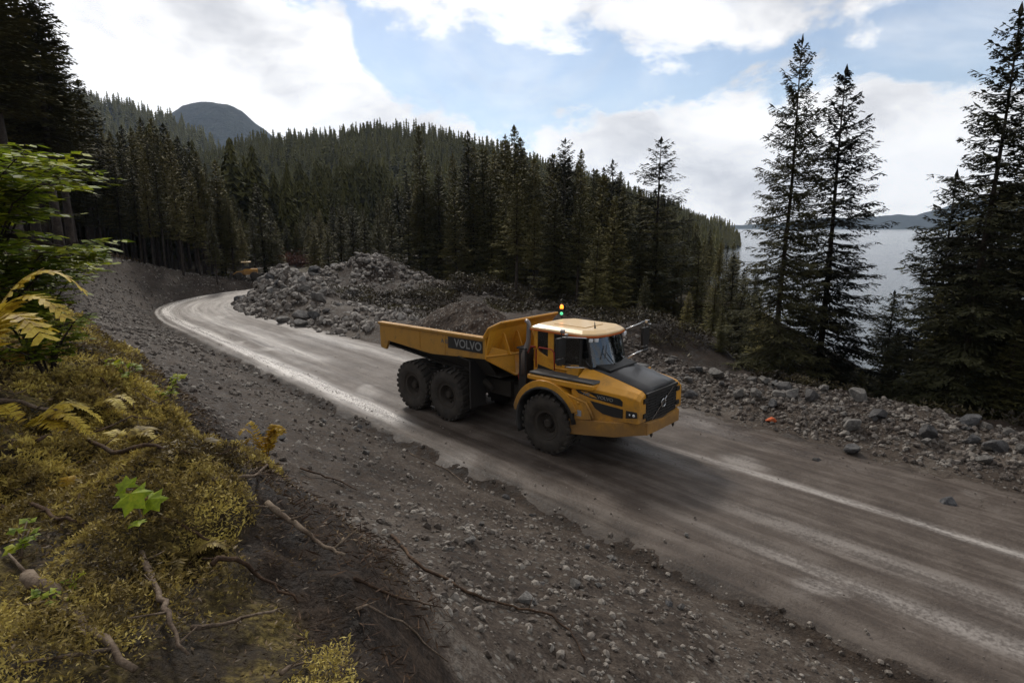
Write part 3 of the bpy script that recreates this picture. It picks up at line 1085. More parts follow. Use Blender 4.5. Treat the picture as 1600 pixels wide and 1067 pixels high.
# lower trees that close the shore line
low_sh = [(1205, 31, 470, 'edge0'), (1150, 40, 400, 'edge2'), (1120, 34, 430, 'edge0'), (1395, 31, 455, 'shore2'), 
          (1470, 27, 450, 'edge2'), (1545, 28, 330, 'shore0'), (1570, 33, 300, 'shore1'), (1410, 26, 520, 'edge1'), 
          (1540, 22.5, 520, 'edge1'), (1590, 21, 500, 'edge2'), (1235, 28, 545, 'edge2'), (1680, 24, 200, 'shore1'), (1760, 22, 60, 'shore0'), (1650, 30, 120, 'shore0'), (1850, 24, 100, 'shore2'), (1445, 24, 560, 'edge1')]
ORD = ['first', 'second', 'third', 'fourth', 'fifth', 'sixth', 'seventh', 'eighth', 'ninth', 'tenth', 'eleventh', 'twelfth', 'thirteenth', 'fourteenth', 'fifteenth', 'sixteenth', 'seventeenth', 'eighteenth', 'nineteenth', 'twentieth', 'twenty-first', 'twenty-second', 'twenty-third', 'twenty-fourth', 'twenty-fifth', 'twenty-sixth', 'twenty-seventh', 'twenty-eighth', 'twenty-ninth', 'thirtieth']
low_sh += [(1075, 30, 455, 'edge1'), (1130, 28, 480, 'edge2'), (1010, 36, 430, 'edge0'), (1160, 38, 425, 'edge2'), (1195, 33, 465, 'edge1'), (1222, 30, 510, 'edge0'), (1270, 28.5, 568, 'edge2'), (1345, 26.5, 580, 'edge1'), (1525, 22.5, 590, 'edge0')]
low_sh.sort()
for i, (px, Y, py, k) in enumerate(low_sh):
    x = wpos(px, Y, top_z(py, Y))[0]
    put_tree(k, x, Y, top=top_z(py, Y), label='%s low dark fir from the left along the lake shore on the right' % ORD[i], group='low firs along the shore', wide=rnd.uniform(1.1, 1.4))

# forest edge behind the truck (480..1180)
prof_m = [(470, 345), (500, 318), (530, 300), (570, 310), (620, 285), (650, 255), (700, 240), (760, 222), (805, 200), (840, 235), (880, 222), (905, 238), (930, 250), (965, 262), (1000, 285), (1060, 305), (1110, 345), (1150, 400), (1190, 440)]
pm = np.array(prof_m, float)
rt = random.Random(5)
n_mid = 0
for row, (Ya, Yb, dpy, step) in enumerate([(84, 96, 2, 19), (70, 80, 8, 23), (56, 66, 28, 27), (44, 52, 60, 34)]):
    px = 480 + row * 7
    while px < 1195:
        Y = rt.uniform(Ya, Yb)
        if row == 3 and px < 800: px += step; continue
        if row == 2 and px < 640: px += step; continue
        if row >= 2 and px < 900: Y += 8
        pyt = float(np.interp(px, pm[:, 0], pm[:, 1])) + dpy * rt.uniform(0.2, 1.6) + rt.uniform(0, 34) * (1 if row else .6)
        x = wpos(px, Y, 8)[0]
        z0 = float(height(np.array([x]), np.array([Y]))[0])
        if z0 > LAKE_Z - 1:
            put_tree('edge%d' % rt.randrange(3) if rt.random() < .75 else 'stand%d' % rt.randrange(3), x, Y, top=max(top_z(pyt, Y), z0 + 6),
                     label='%s fir in the %s row of the forest edge %s' % ('bushy' if px % 2 < 1 else 'dark', ['rearmost', 'third', 'second', 'front'][row], 'left of the dump body' if px < 600 else 'above the dump body' if px < 760 else 'above the truck cab' if px < 960 else 'right of the truck cab'), group='firs of the forest edge behind the truck', wide=rt.uniform(1.0, 1.35))
            n_mid += 1
        px += step * rt.uniform(.7, 1.35)
for i, (px, Y, py, k, wd) in enumerate(sorted([(806, 62, 197, 'edge0', 1.0), (880, 60, 217, 'thin', 1.0), (908, 64, 234, 'edge2', .9), (962, 58, 250, 'thin', 1.0), (735, 72, 205, 'edge1', .9), (655, 76, 196, 'edge2', .8)])):
    put_tree(k, wpos(px, Y, top_z(py, Y))[0], Y, top=top_z(py, Y), label='%s fir from the left whose tip stands out above the forest edge' % ORD[i], group='firs topping the forest edge', wide=wd)

# stand on the left beyond the road bend (60..420)
prof_l = np.array([(-120, -200), (0, -120), (60, 20), (95, 120), (130, 175), (180, 195), (230, 185), (260, 180), (300, 205), (330, 255), (360, 300), (395, 318), (430, 350)], float)
for row, (Ya, Yb, step, dpy) in enumerate([(88, 100, 13, 0), (78, 87, 14, 3), (69, 77, 17, 14), (62, 67, 24, 30)]):
    px = -160 + row * 5
    while px < (425 if row < 2 else 405 if row == 2 else 345):
        Y = rt.uniform(Ya, Yb)
        if px < 110: Y -= 8
        pyt = float(np.interp(px, prof_l[:, 0], prof_l[:, 1])) + dpy * rt.uniform(.2, 2) + rt.uniform(0, 22)
        if px < 110: pyt = max(pyt, 30 + rt.uniform(0, 120))
        x = wpos(px, Y, 8)[0]
        put_tree('stand%d' % rt.randrange(3), x, Y, top=top_z(pyt, Y), label='bare trunked conifer in the %s row of the bend stand, %s' % (['rearmost', 'third', 'second', 'front'][row], 'by the left frame edge' if px < 60 else 'left of the grey ridge' if px < 170 else 'below the grey ridge' if px < 270 else 'below the blue peak'),
                 group='conifers of the stand at the road bend', wide=rt.uniform(.75, 1.1))
        px += step * rt.uniform(.7, 1.35)
for i, (px, Y, py) in enumerate([(330, 73, 250), (356, 72, 300), (404, 76, 285), (418, 80, 320), (430, 84, 345)]):
    put_tree('edge1', wpos(px, Y, top_z(py, Y))[0], Y, top=top_z(py, Y), label='%s bushy fir from the left at the right end of the bend stand' % ORD[i], group='bushy firs at the end of the stand', wide=1.1)
for i in range(12):
    px, Y = 418 + i * 7, rt.uniform(94, 112)
    put_tree('edge%d' % rt.randrange(3), wpos(px, Y, 8)[0], Y, top=top_z(345 - 20 * (px > 470) + rt.uniform(-12, 12), Y),
             label='small fir in the gap between the bend stand and the rounded heap', group='small firs in the gap at the end of the road', wide=1.1)
# big near trees at the left frame edge
for (px, Y, py, lb) in [(-10, 40, -190, 'tallest conifer cut by the left frame edge beside the leafy shrub'), (62, 46, -40, 'tall conifer with its tip near the top left corner of the sky'),
                        (28, 52, -60, 'tall conifer between the two biggest ones at the left frame edge'), (95, 58, 85, 'dark conifer stepping down right of the tall left edge trees'),
                        (-60, 44, -200, 'tall conifer at the very left edge, only its branches in view'), (88, 50, 15, 'dark conifer right of the tall tip in the top left corner'), (40, 60, -30, 'dark conifer filling the gap between the tall left edge trees'), (128, 66, 125, 'slim conifer with a rounded tip left of the grey ridge')]:
    put_tree('stand%d' % rt.randrange(3), wpos(px, Y, top_z(py, Y) * .6)[0], Y, top=top_z(py, Y), label=lb, group='tall conifers at the left edge', wide=1.5)

# ---- far forest on the hills: one mass
def lod_tree(seed, n=9, nb=6):
    r = random.Random(seed)
    V, F = [], []
    for i in range(n):
        f = i / n
        z = 0.04 + 0.92 * f
        rad = 0.17 * (1 - f) ** 0.85 + 0.012
        a0 = r.uniform(0, 6)
        for b_ in range(nb):
            a_ = a0 + 6.283 * b_ / nb + r.uniform(-.3, .3)
            L = rad * r.uniform(.6, 1.25)
            wv = 0.5 * 6.283 / nb * 1.25
            k = len(V)
            V += [(0, 0, z + 1.0 / n), (L * math.cos(a_ - wv) * .8, L * math.sin(a_ - wv) * .8, z + .01), (L * math.cos(a_), L * math.sin(a_), z - 0.04 * r.random()), (L * math.cos(a_ + wv) * .8, L * math.sin(a_ + wv) * .8, z + .01)]
            F.append((k, k + 1, k + 2, k + 3))
    return np.array(V), np.array(F)


LOD = [lod_tree(i) for i in range(5)]
LODF = [lod_tree(20 + i, 24, 11) for i in range(4)]


def forest_on(name, XYZ, n, hmin, hmax, label, seed, kmin=0.05, zmin=LAKE_Z, mat=None, shapes=None):
    shapes = shapes or LOD
    r = np.random.RandomState(seed)
    X, Y, Z, K = XYZ
    nr, na = X.shape
    i = r.uniform(0, nr - 1.001, n * 3); j = r.uniform(0, na - 1.001, n * 3)
    # area weighting: farther rows are wider
    acc = r.rand(n * 3) < (Y[i.astype(int), 0] / Y.max())
    i, j = i[acc], j[acc]
    i0, j0 = i.astype(int), j.astype(int); u, v = i - i0, j - j0
    def itp(A): return (A[i0, j0] * (1 - u) * (1 - v) + A[i0 + 1, j0] * u * (1 - v) + A[i0, j0 + 1] * (1 - u) * v + A[i0 + 1, j0 + 1] * u * v)
    x, y, z = itp(X), itp(Y), itp(Z)
    ok = (z > zmin)
    x, y, z = x[ok][:n], y[ok][:n], z[ok][:n]
    n = len(x)
    cl = fbm(x / 45, y / 45, 3)
    hh = (hmin * .75 + (hmax * 1.1 - hmin * .75) * r.rand(n) ** 1.2) * (1 + 0.5 * cl)
    keep_ = (fbm(x / 22, y / 22, 3) + r.normal(0, .25, n)) > -.42
    hh = np.where(keep_, hh, hh * .45)
    th = r.uniform(0, 6.28, n)
    wide = r.uniform(.8, 1.35, n)
    Vs, Fs, off = [], [], 0
    which = r.randint(0, len(shapes), n)
    for q, (lv, lf) in enumerate(shapes):
        m_ = which == q
        c, s = np.cos(th[m_])[:, None], np.sin(th[m_])[:, None]
        h_ = hh[m_][:, None]; wd = wide[m_][:, None]
        vx = (lv[:, 0] * c - lv[:, 1] * s) * h_ * wd + x[m_][:, None]
        vy = (lv[:, 0] * s + lv[:, 1] * c) * h_ * wd + y[m_][:, None]
        vz = lv[:, 2] * h_ + z[m_][:, None] - 0.5
        k = m_.sum()
        Vs.append(np.stack([vx, vy, vz], -1).reshape(-1, 3))
        Fs.append((lf[None] + (np.arange(k) * len(lv))[:, None, None]).reshape(-1, 4) + off)
        off += k * len(lv)
    me = mesh_np(name, np.concatenate(Vs), np.concatenate(Fs).astype(np.int32), mat or M['forest_far'])
    o = link(name, me)
    tag(o, label, 'forest', kind='stuff')
    return o


forest_on('hill_forest', H1, 17000, 10, 15.5, 'dense dark conifer forest covering the rounded hill behind the truck', 1)
forest_on('headland_forest', H2, 700, 11, 16, 'dark trees covering the low headland that ends in the lake', 2)
forest_on('ridge_forest', H3, 6000, 16, 26, 'dark forest on the grey green ridge above the stand on the left', 3)
# valley floor woods between the near stands and the hill
gx2, gy2 = np.meshgrid(np.linspace(-190, 30, 60), np.linspace(122, 220, 40))
forest_on('valley_forest', (gx2, gy2, height(gx2, gy2), gx2 * 0), 1500, 9, 15, 'lower conifer woods at the foot of the hill, beyond the rubble heaps', 4, shapes=LODF)

gx3, gy3 = np.meshgrid(np.linspace(-230, -40, 60), np.linspace(96, 200, 40))
forest_on('valley_forest', (gx3, gy3, height(gx3, gy3), gx3 * 0), 2200, 12, 19, 'dark conifer woods filling the background between the trunks of the bend stand', 6, shapes=LODF)

# ------------------------------------------------------------------ rocks
def ico(sub):
    import bmesh
    bm = bmesh.new()
    bmesh.ops.create_icosphere(bm, subdivisions=sub, radius=1)
    V = np.array([v.co[:] for v in bm.verts]); F = np.array([[v.index for v in f.verts] for f in bm.faces])
    bm.free()
    return V, F


def rock_shape(seed, sub, planes=13, nz=0.06):
    r = np.random.RandomState(seed)
    V, F = ico(sub)
    N = r.normal(size=(planes, 3)); N /= np.linalg.norm(N, axis=1)[:, None]
    d = r.uniform(.55, .95, planes)
    dots = V @ N.T
    rad = np.min(np.where(dots > 0.05, d[None] / np.maximum(dots, .05), 9), axis=1)
    rad = np.minimum(rad, 1.15)
    P = V * rad[:, None]
    if nz:
        P = P * (1 + nz * fbm(V[:, 0] * 2.5 + seed, V[:, 1] * 2.5, 3, .6, V[:, 2] * 2.5))[:, None]
    P = P * np.array([1, r.uniform(.6, .95), r.uniform(.5, .8)])
    return P, F


ROCKM = []
for i in range(9):
    P, F = rock_shape(100 + i, 4)
    me = mesh_np('rubble_rock', P, F.astype(np.int32), M['rock'] if i < 7 else M['rock_dark'], False)
    ROCKM.append(me)


def put_rock(x, y, size, label, group, sink=.3, me=None, lift=0.0, flat=1.0):
    z = float(height(np.array([x]), np.array([y]))[0])
    o = link('rock', me or ROCKM[rnd.randrange(len(ROCKM))])
    o.location = (x, y, z + size * (.62 - sink) * flat + lift)
    o.scale = (size * rnd.uniform(.8, 1.2), size * rnd.uniform(.8, 1.2), size * rnd.uniform(.8, 1.1) * flat)
    o.rotation_euler = (rnd.uniform(-.5, .5), rnd.uniform(-.5, .5), rnd.uniform(0, 6.28))
    tag(o, label, 'rock', group)
    return o


def sq2xy(s, q):
    c = np.array([np.interp(s - S_OFF, SACC, CL[:, 0]), np.interp(s - S_OFF, SACC, CL[:, 1])])
    c2 = np.array([np.interp(s - S_OFF + .2, SACC, CL[:, 0]), np.interp(s - S_OFF + .2, SACC, CL[:, 1])])
    d = (c2 - c) / np.linalg.norm(c2 - c)
    return c[0] + d[1] * q, c[1] - d[0] * q


rr2 = random.Random(21)
n_r = 0
while n_r < 130:
    s = rr2.uniform(-8, 14)
    w_ = 0.8 + 3.5 * rr2.betavariate(2.2, 1.8)
    if s > 11 and w_ < 1.4: continue
    x, y = sq2xy(s, HALF + w_)
    size = .09 + .30 * rr2.random() ** 2.2
    put_rock(x, y, size, '%s grey rock in the rubble band %s' % ('large' if size > .22 else 'medium' if size > .13 else 'small', 'at the right frame edge' if s < -3 else 'across the road below the tallest firs' if s < 4 else 'near the orange rock' if s < 9 else 'behind the truck grille'), 'rocks of the rubble band on the far side of the road', lift=.08 * rr2.random())
    n_r += 1
for i in range(95):
    k = rr2.random()
    if k < .5:
        x, y = rr2.gauss(-20.5, 4.2), rr2.gauss(48.8, 2.8)
    elif k < .72:
        x, y = rr2.gauss(-15, 3.5), rr2.gauss(41, 2.4)
    else:
        x, y = rr2.gauss(-14.6, 4.0), rr2.gauss(60, 2.4)
    s1, q1 = road_coords(np.array([x]), np.array([y]))
    if q1[0] < HALF + .3 - 3.4 * sstep(s1[0], 12, 46): continue
    if x > -10: continue
    far2 = y > 56.5
    put_rock(x, y, .25 + .55 * rr2.random() ** 1.8, 'pale broken rock on the rounded heap in front of the forest' if far2 else 'grey broken rock on the long rubble heap beside the road bend',
             'rocks on the rounded heap' if far2 else 'rocks on the heap at the road bend')
for i in range(60):
    s = rr2.uniform(-1.5, 22); a = .4 + 5.8 * rr2.random()
    x, y = sq2xy(s, -(HALF + a))
    put_rock(x, y, .035 + .11 * rr2.random() ** 2.2, 'pale stone %s on the cut slope %s' % ('low' if a < 3 else 'high', 'near the bottom of the view' if s < 4 else 'below the front wheel of the truck' if s < 10 else 'left of the truck'), 'stones on the cut slope')
# singled out rocks


def hit(px, py, tmax=150):
    u = (px - 800) / F_PX; v = (533.5 - py) / F_PX
    d = np.array([u, math.cos(PITCH) + v * math.sin(PITCH), -math.sin(PITCH) + v * math.cos(PITCH)])
    ts = np.concatenate([np.linspace(1, 20, 800), np.linspace(20, tmax, 900)])
    P = np.array([0, 0, H_CAM]) + ts[:, None] * d
    hz = height(P[:, 0], P[:, 1])
    k = np.argmax(P[:, 2] < hz)
    return Vector((P[k, 0], P[k, 1], hz[k]))


for (px, py, sz, lb, mt) in [(1205, 659, .17, 'rock sprayed bright orange among the grey rubble beyond the truck', 'orange_rock'),
                             (1208, 636, .24, 'brownish boulder on top of the rubble right behind the orange rock', None),
                             (1330, 708, .34, 'dark blue grey boulder in the middle of the rubble band', 'rock_dark'),
                             (1480, 795, .28, 'low pale flat rock at the road edge near the right side', None),
                             (1275, 785 - 60, .20, 'flat pale stone lying just off the far road edge', None),
                             (735, 848, .10, 'long white stone on the cut slope above the dark root', None),
                             (1072, 848, .07, 'small white stone lying on the road surface', None),
                             (1080, 620, .30, 'grey boulder at the head of the rubble band beside the truck grille', None)]:
    p = hit(px, py)
    o = put_rock(p.x, p.y, sz, lb, None, sink=.25)
    if mt:
        o.data = o.data.copy(); o.data.materials.clear(); o.data.materials.append(M[mt])
    if 'on the road' in lb: o.location.z = .03

# gravel and broken stone too many to count
SM = [rock_shape(300 + i, 1, 9, 0) for i in range(6)]


def scatter(name, xs, ys, size, mat, label, seed, sink=.25, zf=height, shapes=None):
    shapes = shapes or SM
    r = np.random.RandomState(seed)
    n = len(xs)
    z = zf(xs, ys)
    which = r.randint(0, len(shapes), n)
    Vs, Fs, off = [], [], 0
    for q, (lv, lf) in enumerate(shapes):
        m_ = which == q
        k = int(m_.sum())
        th = r.uniform(0, 6.28, k)[:, None]; ti = r.uniform(-.6, .6, k)[:, None]
        sc_ = size[m_][:, None]
        x0, y0, z0 = lv[:, 0][None], lv[:, 1][None], lv[:, 2][None]
        x1 = x0 * np.cos(ti) - z0 * np.sin(ti); z1 = x0 * np.sin(ti) + z0 * np.cos(ti)
        vx = (x1 * np.cos(th) - y0 * np.sin(th)) * sc_ + xs[m_][:, None]
        vy = (x1 * np.sin(th) + y0 * np.cos(th)) * sc_ + ys[m_][:, None]
        vz = z1 * sc_ + z[m_][:, None] + sc_ * (.45 - sink)
        Vs.append(np.stack([vx, vy, vz], -1).reshape(-1, 3))
        Fs.append((lf[None] + (np.arange(k) * len(lv))[:, None, None]).reshape(-1, lf.shape[1]) + off)
        off += k * len(lv)
    o = link(name, mesh_np(name, np.concatenate(Vs), np.concatenate(Fs).astype(np.int32), mat))
    tag(o, label, 'gravel', kind='stuff')
    return o


def gravel_mat(name, lo, mid, hi):
    m, t, b = principled(name, mid, 0.75, spec=0.25)
    g = geopos(t)
    vo = t.n('ShaderNodeTexVoronoi'); t.link(g, vo.inputs['Vector']); vo.inputs['Scale'].default_value = 4.0
    hs = t.n('ShaderNodeSeparateXYZ'); t.link(vo.outputs['Color'], hs.inputs[0])
    n2 = t.noise(g, 9, 4, .6)
    f = t.math('ADD', t.math('MULTIPLY', hs.outputs[0], .55), t.math('MULTIPLY', n2, .45))
    t.link(t.ramp(f, [(0.15, lo), (0.5, mid), (0.85, hi)]), b.inputs['Base Color'])
    return m


M['gravel'] = gravel_mat('gravel_stone', (0.040, 0.030, 0.024), (0.135, 0.115, 0.098), (0.36, 0.33, 0.29))
M['broken'] = gravel_mat('broken_stone', (0.045, 0.034, 0.027), (0.12, 0.103, 0.09), (0.29, 0.265, 0.235))


def xy_many(s, q):
    cx = np.interp(s - S_OFF, SACC, CL[:, 0]); cy = np.interp(s - S_OFF, SACC, CL[:, 1])
    c2x = np.interp(s - S_OFF + .2, SACC, CL[:, 0]); c2y = np.interp(s - S_OFF + .2, SACC, CL[:, 1])
    dx_, dy_ = c2x - cx, c2y - cy; l = np.hypot(dx_, dy_)
    return cx + dy_ / l * q, cy - dx_ / l * q


r = np.random.RandomState(3)
n = 23000
s = -4 + 40 * r.rand(n) ** 1.5; a = 7.0 * r.rand(n) ** 0.9
x, y = xy_many(s, -(HALF + a))
cl_ = fbm(x * 1.1, y * 1.1, 3) + r.normal(0, .35, n)
k = (cl_ > -.15) & ((s < 9) | (r.rand(n) < .35))
x, y, s = x[k], y[k], s[k]
scatter('gravel', x, y, (.012 + .055 * r.rand(len(x)) ** 3.5) * (1 + np.clip(s, 0, 40) * .05), M['gravel'], 'loose gravel and stones covering the cut slope between bank and road', 31)
n = 9000
s = -9 + 27 * r.rand(n); a = .25 + 4.4 * r.beta(1.6, 1.8, n)
x, y = xy_many(s, HALF + a)
scatter('rubble', x, y, .025 + .12 * r.rand(n) ** 3, M['broken'], 'small broken stone filling the rubble band on the far side of the road', 32)
n = 5200
k1 = r.rand(n)
x = np.where(k1 < .50, r.normal(-20.5, 4.8, n), np.where(k1 < .70, r.normal(-13.5, 4.5, n), np.where(k1 < .97, r.normal(-14.6, 3.8, n), r.normal(-9, 8, n))))
y = np.where(k1 < .50, r.normal(48.8, 3.2, n), np.where(k1 < .70, r.normal(39, 3.2, n), np.where(k1 < .97, r.normal(60, 3.0, n), r.normal(45, 6, n))))
ss_, qq = road_coords(x, y)
k = (qq > HALF + .1 - 3.4 * sstep(ss_, 12, 46)) & (fbm(x * .5, y * .5, 3) > -.22)
x, y = x[k], y[k]
M['heap'] = gravel_mat('heap_stone', (0.055, 0.043, 0.035), (0.17, 0.15, 0.132), (0.42, 0.395, 0.36))
scatter('rubble', x, y, .06 + .42 * r.rand(len(x)) ** 3.0, M['heap'], 'broken grey stone covering the heaps beyond the road', 33)
n = 7000
s = 34 + 34 * r.rand(n); a = .3 + 9 * r.rand(n)
x, y = xy_many(s, -(HALF + a))
scatter('gravel', x, y, .03 + .13 * r.rand(n) ** 3.5, M['gravel'], 'grey gravel and stones on the embankment at the outside of the bend', 35)
n = 2200
s = -10 + 75 * r.rand(n); side = r.rand(n) < .5
q = np.where(side, -1, 1) * (HALF - .25 - np.abs(r.normal(0, .55, n)))
q = np.where(r.rand(n) < .25, r.uniform(-HALF, HALF, n), q)
x, y = xy_many(s, q)
scatter('gravel', x, y, .008 + .03 * r.rand(n) ** 2.5, M['gravel'], 'loose stones lying on the muddy road and along its edges', 34, zf=lambda x, y: 0 * x + .0)

# ---- far machines and brush by the heaps
lo_x, lo_y = wpos(384, 67, 3)[0], 67.0
lz = float(height(np.array([lo_x]), np.array([lo_y]))[0])
ld = empty('wheel_loader', (lo_x, lo_y, lz), R(200))
ld.scale = (.72, .72, .72)
tag(ld, 'small distant yellow machine with a pale cab roof beside the rubble heap at the bend', 'loader')
b_ = MB(); b_.box(-1.6, .4, -.8, .8, .8, 1.7); b_.prism([(.4, .8), (1.6, .8), (1.6, 1.2), (.4, 1.5)], -.5, .5); b_.build('body', M['yellow'], ld, bevel=.06)
b_ = MB()
for xx in (-.5, .5):
    for yy in (-.6, .6): b_.box(xx - .06, xx + .06, yy - .06, yy + .06, 1.7, 2.7)
b_.box(-.45, .45, -.55, .55, 1.7, 2.1); b_.build('cab', M['black'], ld)
b_ = MB(); b_.box(-.7, .7, -.75, .75, 2.7, 2.85); b_.build('cab_roof', M['roof'], ld, bevel=.04)
b_ = MB(); b_.prism([(1.9, .3), (2.9, .25), (2.6, .5), (2.3, 1.2), (2.0, 1.2)], -1.1, 1.1); b_.build('bucket', M['frame'], ld)
b_ = MB()
for yy in (-.5, .5): b_.tube([(.6, yy, 1.3), (1.5, yy, 1.2), (2.1, yy, .8)], .1, 6)
b_.build('lift_arm', M['yellow'], ld)
for xx in (-1.1, 1.1):
    for yy in (-.85, .85):
        b_ = MB(); b_.lathe([(0, -.22), (.3, -.22), (.6, -.2), (.65, 0), (.6, .2), (.3, .22), (0, .22)], 20, xx, yy, .62); b_.build('wheel', M['tyre'], ld, True)

# ------------------------------------------------------------------ articulated dump truck (x forward, y left, z up, origin on the ground under the front axle)
TR_LOC, TR_H = (2.13, 18.0, -0.03), -0.751
truck = empty('articulated_dump_truck', TR_LOC, TR_H)
tag(truck, 'yellow six wheeled articulated dump truck carrying soil along the muddy road', 'dump truck')


def mirror(poly):
    return [(x, -y, z) for (x, y, z) in poly]


# wheels ------------------------------------------------------------
def wheel_proto():
    # rim at origin, axis y, outer face toward -y
    rim = MB()
    rim.lathe([(0.0, -0.10), (0.13, -0.10), (0.16, -0.13), (0.30, -0.14), (0.33, -0.20), (0.36, -0.30), (0.44, -0.31), (0.47, -0.34), (0.49, -0.33), (0.49, 0.33), (0.3, 0.3), (0.0, 0.28)], 40)
    for k in range(16):
        a = 2 * math.pi * k / 16
        rim.box(-.018 + .245 * math.cos(a), .018 + .245 * math.cos(a), -.175, -.13, -.018 + .245 * math.sin(a), .018 + .245 * math.sin(a))
    hub = MB()
    hub.lathe([(0.0, -0.27), (0.10, -0.27), (0.13, -0.24), (0.145, -0.12), (0.15, -0.08)], 24)
    for k in range(6):
        a = 2 * math.pi * k / 6
        hub.tube([(.095 * math.cos(a), -.265, .095 * math.sin(a)), (.095 * math.cos(a), -.285, .095 * math.sin(a))], .014, 6)
    ty = MB()
    ty.lathe([(0.47, -0.30), (0.50, -0.345), (0.58, -0.375), (0.66, -0.385), (0.74, -0.383), (0.80, -0.375), (0.845, -0.36), (0.875, -0.33), (0.885, -0.2), (0.888, 0), (0.885, 0.2), (0.875, 0.33), (0.845, 0.36),
              (0.80, 0.375), (0.74, 0.383), (0.66, 0.385), (0.58, 0.375), (0.50, 0.345), (0.47, 0.30)], 72)
    nl = 26
    for k in range(nl):
        for sd in (-1, 1):
            a0 = 2 * math.pi * (k + (0.5 if sd > 0 else 0)) / nl
            w_ = 2 * math.pi / nl * 0.30
            P = []
            for (yy, da, r0, r1) in ((0.387, 0.0, 0.83, 0.895), (0.37, 0.0, 0.85, 0.922), (0.02, 0.13, 0.86, 0.93)):
                P.append((yy * sd, da, r0, r1))
            for q in range(2):
                (ya, d0, ra0, ra1), (yb, d1, rb0, rb1) = P[q], P[q + 1]
                vs = []
                for (yy, dd, rA, rB) in ((ya, d0, ra0, ra1), (yb, d1, rb0, rb1)):
                    for (ang_, rad) in ((a0 + dd - w_, rA), (a0 + dd + w_, rA), (a0 + dd + w_ * .8, rB), (a0 + dd - w_ * .8, rB)):
                        vs.append((rad * math.cos(ang_), yy, rad * math.sin(ang_)))
                ty.add(vs, [(0, 1, 2, 3), (7, 6, 5, 4), (0, 4, 5, 1), (1, 5, 6, 2), (2, 6, 7, 3), (3, 7, 4, 0)])
    return rim, ty, hub


rim_b, ty_b, hub_b = wheel_proto()
wheel0 = rim_b.build('wheel', M['frame'], truck, True)
wheel0.location = (0, -1.32, 0.93)
ty_o = ty_b.build('tyre', M['tyre'], wheel0)
hub_o = hub_b.build('hub', M['frame'], wheel0, bevel=0.006)
for me_ in (wheel0.data, ty_o.data, hub_o.data):
    me_.polygons.foreach_set('use_smooth', [p.area > 0 for p in me_.polygons])
    try:
        me_.set_sharp_from_angle(angle=R(32))
    except Exception:
        pass
for (x, y) in ((-4.52, -1.32), (-6.46, -1.32), (0, 1.32), (-4.52, 1.32), (-6.46, 1.32)):
    c = wheel0.copy(); COL.objects.link(c); c.parent = truck
    c.location = (x, y, 0.93)
    c.rotation_euler = (0, rnd.uniform(0, 6.28), 0 if y < 0 else math.pi)
    for ch in wheel0.children:
        d = ch.copy(); COL.objects.link(d); d.parent = c

# axles and frames ----------------------------------------------------
ax = MB()
for x in (0, -4.52, -6.46):
    ax.tube([(x, -1.15, .93), (x, 1.15, .93)], .16, 14)
    ax.ball((x, 0, .93), .34, n=8, sx=1, sy=1.2)
ax.build('axles', M['frame'], truck, True)
fr = MB()
fr.box(-1.9, 2.5, -.42, .42, .85, 1.45)
fr.box(-1.2, 1.9, -.85, .85, 1.2, 1.9)
fr.box(-1.75, -1.1, -.95, .95, 1.15, 2.1)
fr.tube([(-2.1, 0, .8), (-2.1, 0, 1.75)], .22, 12)
fr.build('front_frame', M['frame'], truck, bevel=.03)
rf = MB()
for y in (-.5, .5):
    rf.box(-7.3, -2.4, y - .12, y + .12, 1.05, 1.6)
rf.box(-2.7, -2.0, -.45, .45, 1.0, 1.5)
for y in (-.85, .85):    # bogie beams
    rf.prism([(-6.6, .85), (-4.4, .85), (-4.4, 1.1), (-5.2, 1.25), (-5.8, 1.25), (-6.6, 1.1)], y - .09, y + .09)
for x in (-3.0, -4.1, -5.5, -7.0):
    rf.box(x - .1, x + .1, -.5, .5, 1.1, 1.5)
rf.box(-7.35, -7.2, -.75, .75, 1.0, 1.5)
rf.build('rear_frame', M['frame'], truck, bevel=.02)
cyl = MB()
for y in (-.98, .98):
    cyl.tube([(-2.9, y, 1.35), (-4.2, y, 1.95)], .11, 12)
    cyl.tube([(-4.2, y, 1.95), (-5.0, y, 2.25)], .06, 10)
cyl.build('tipping_cylinders', M['frame'], truck, True)
M_ = 0   # mudguards in front of and between the rear wheels
for y0, y1 in ((-1.66, -.95), (.95, 1.66)):
    mf = MB()
    mf.box(-3.32, -3.26, y0, y1, .72, 2.35)
    mf.plate([(-3.3, y0, 2.35), (-3.3, y1, 2.35), (-3.9, y1, 2.42), (-3.9, y0, 2.42)], .03)
    mf.build('rear_mudflap', M['black'], truck)

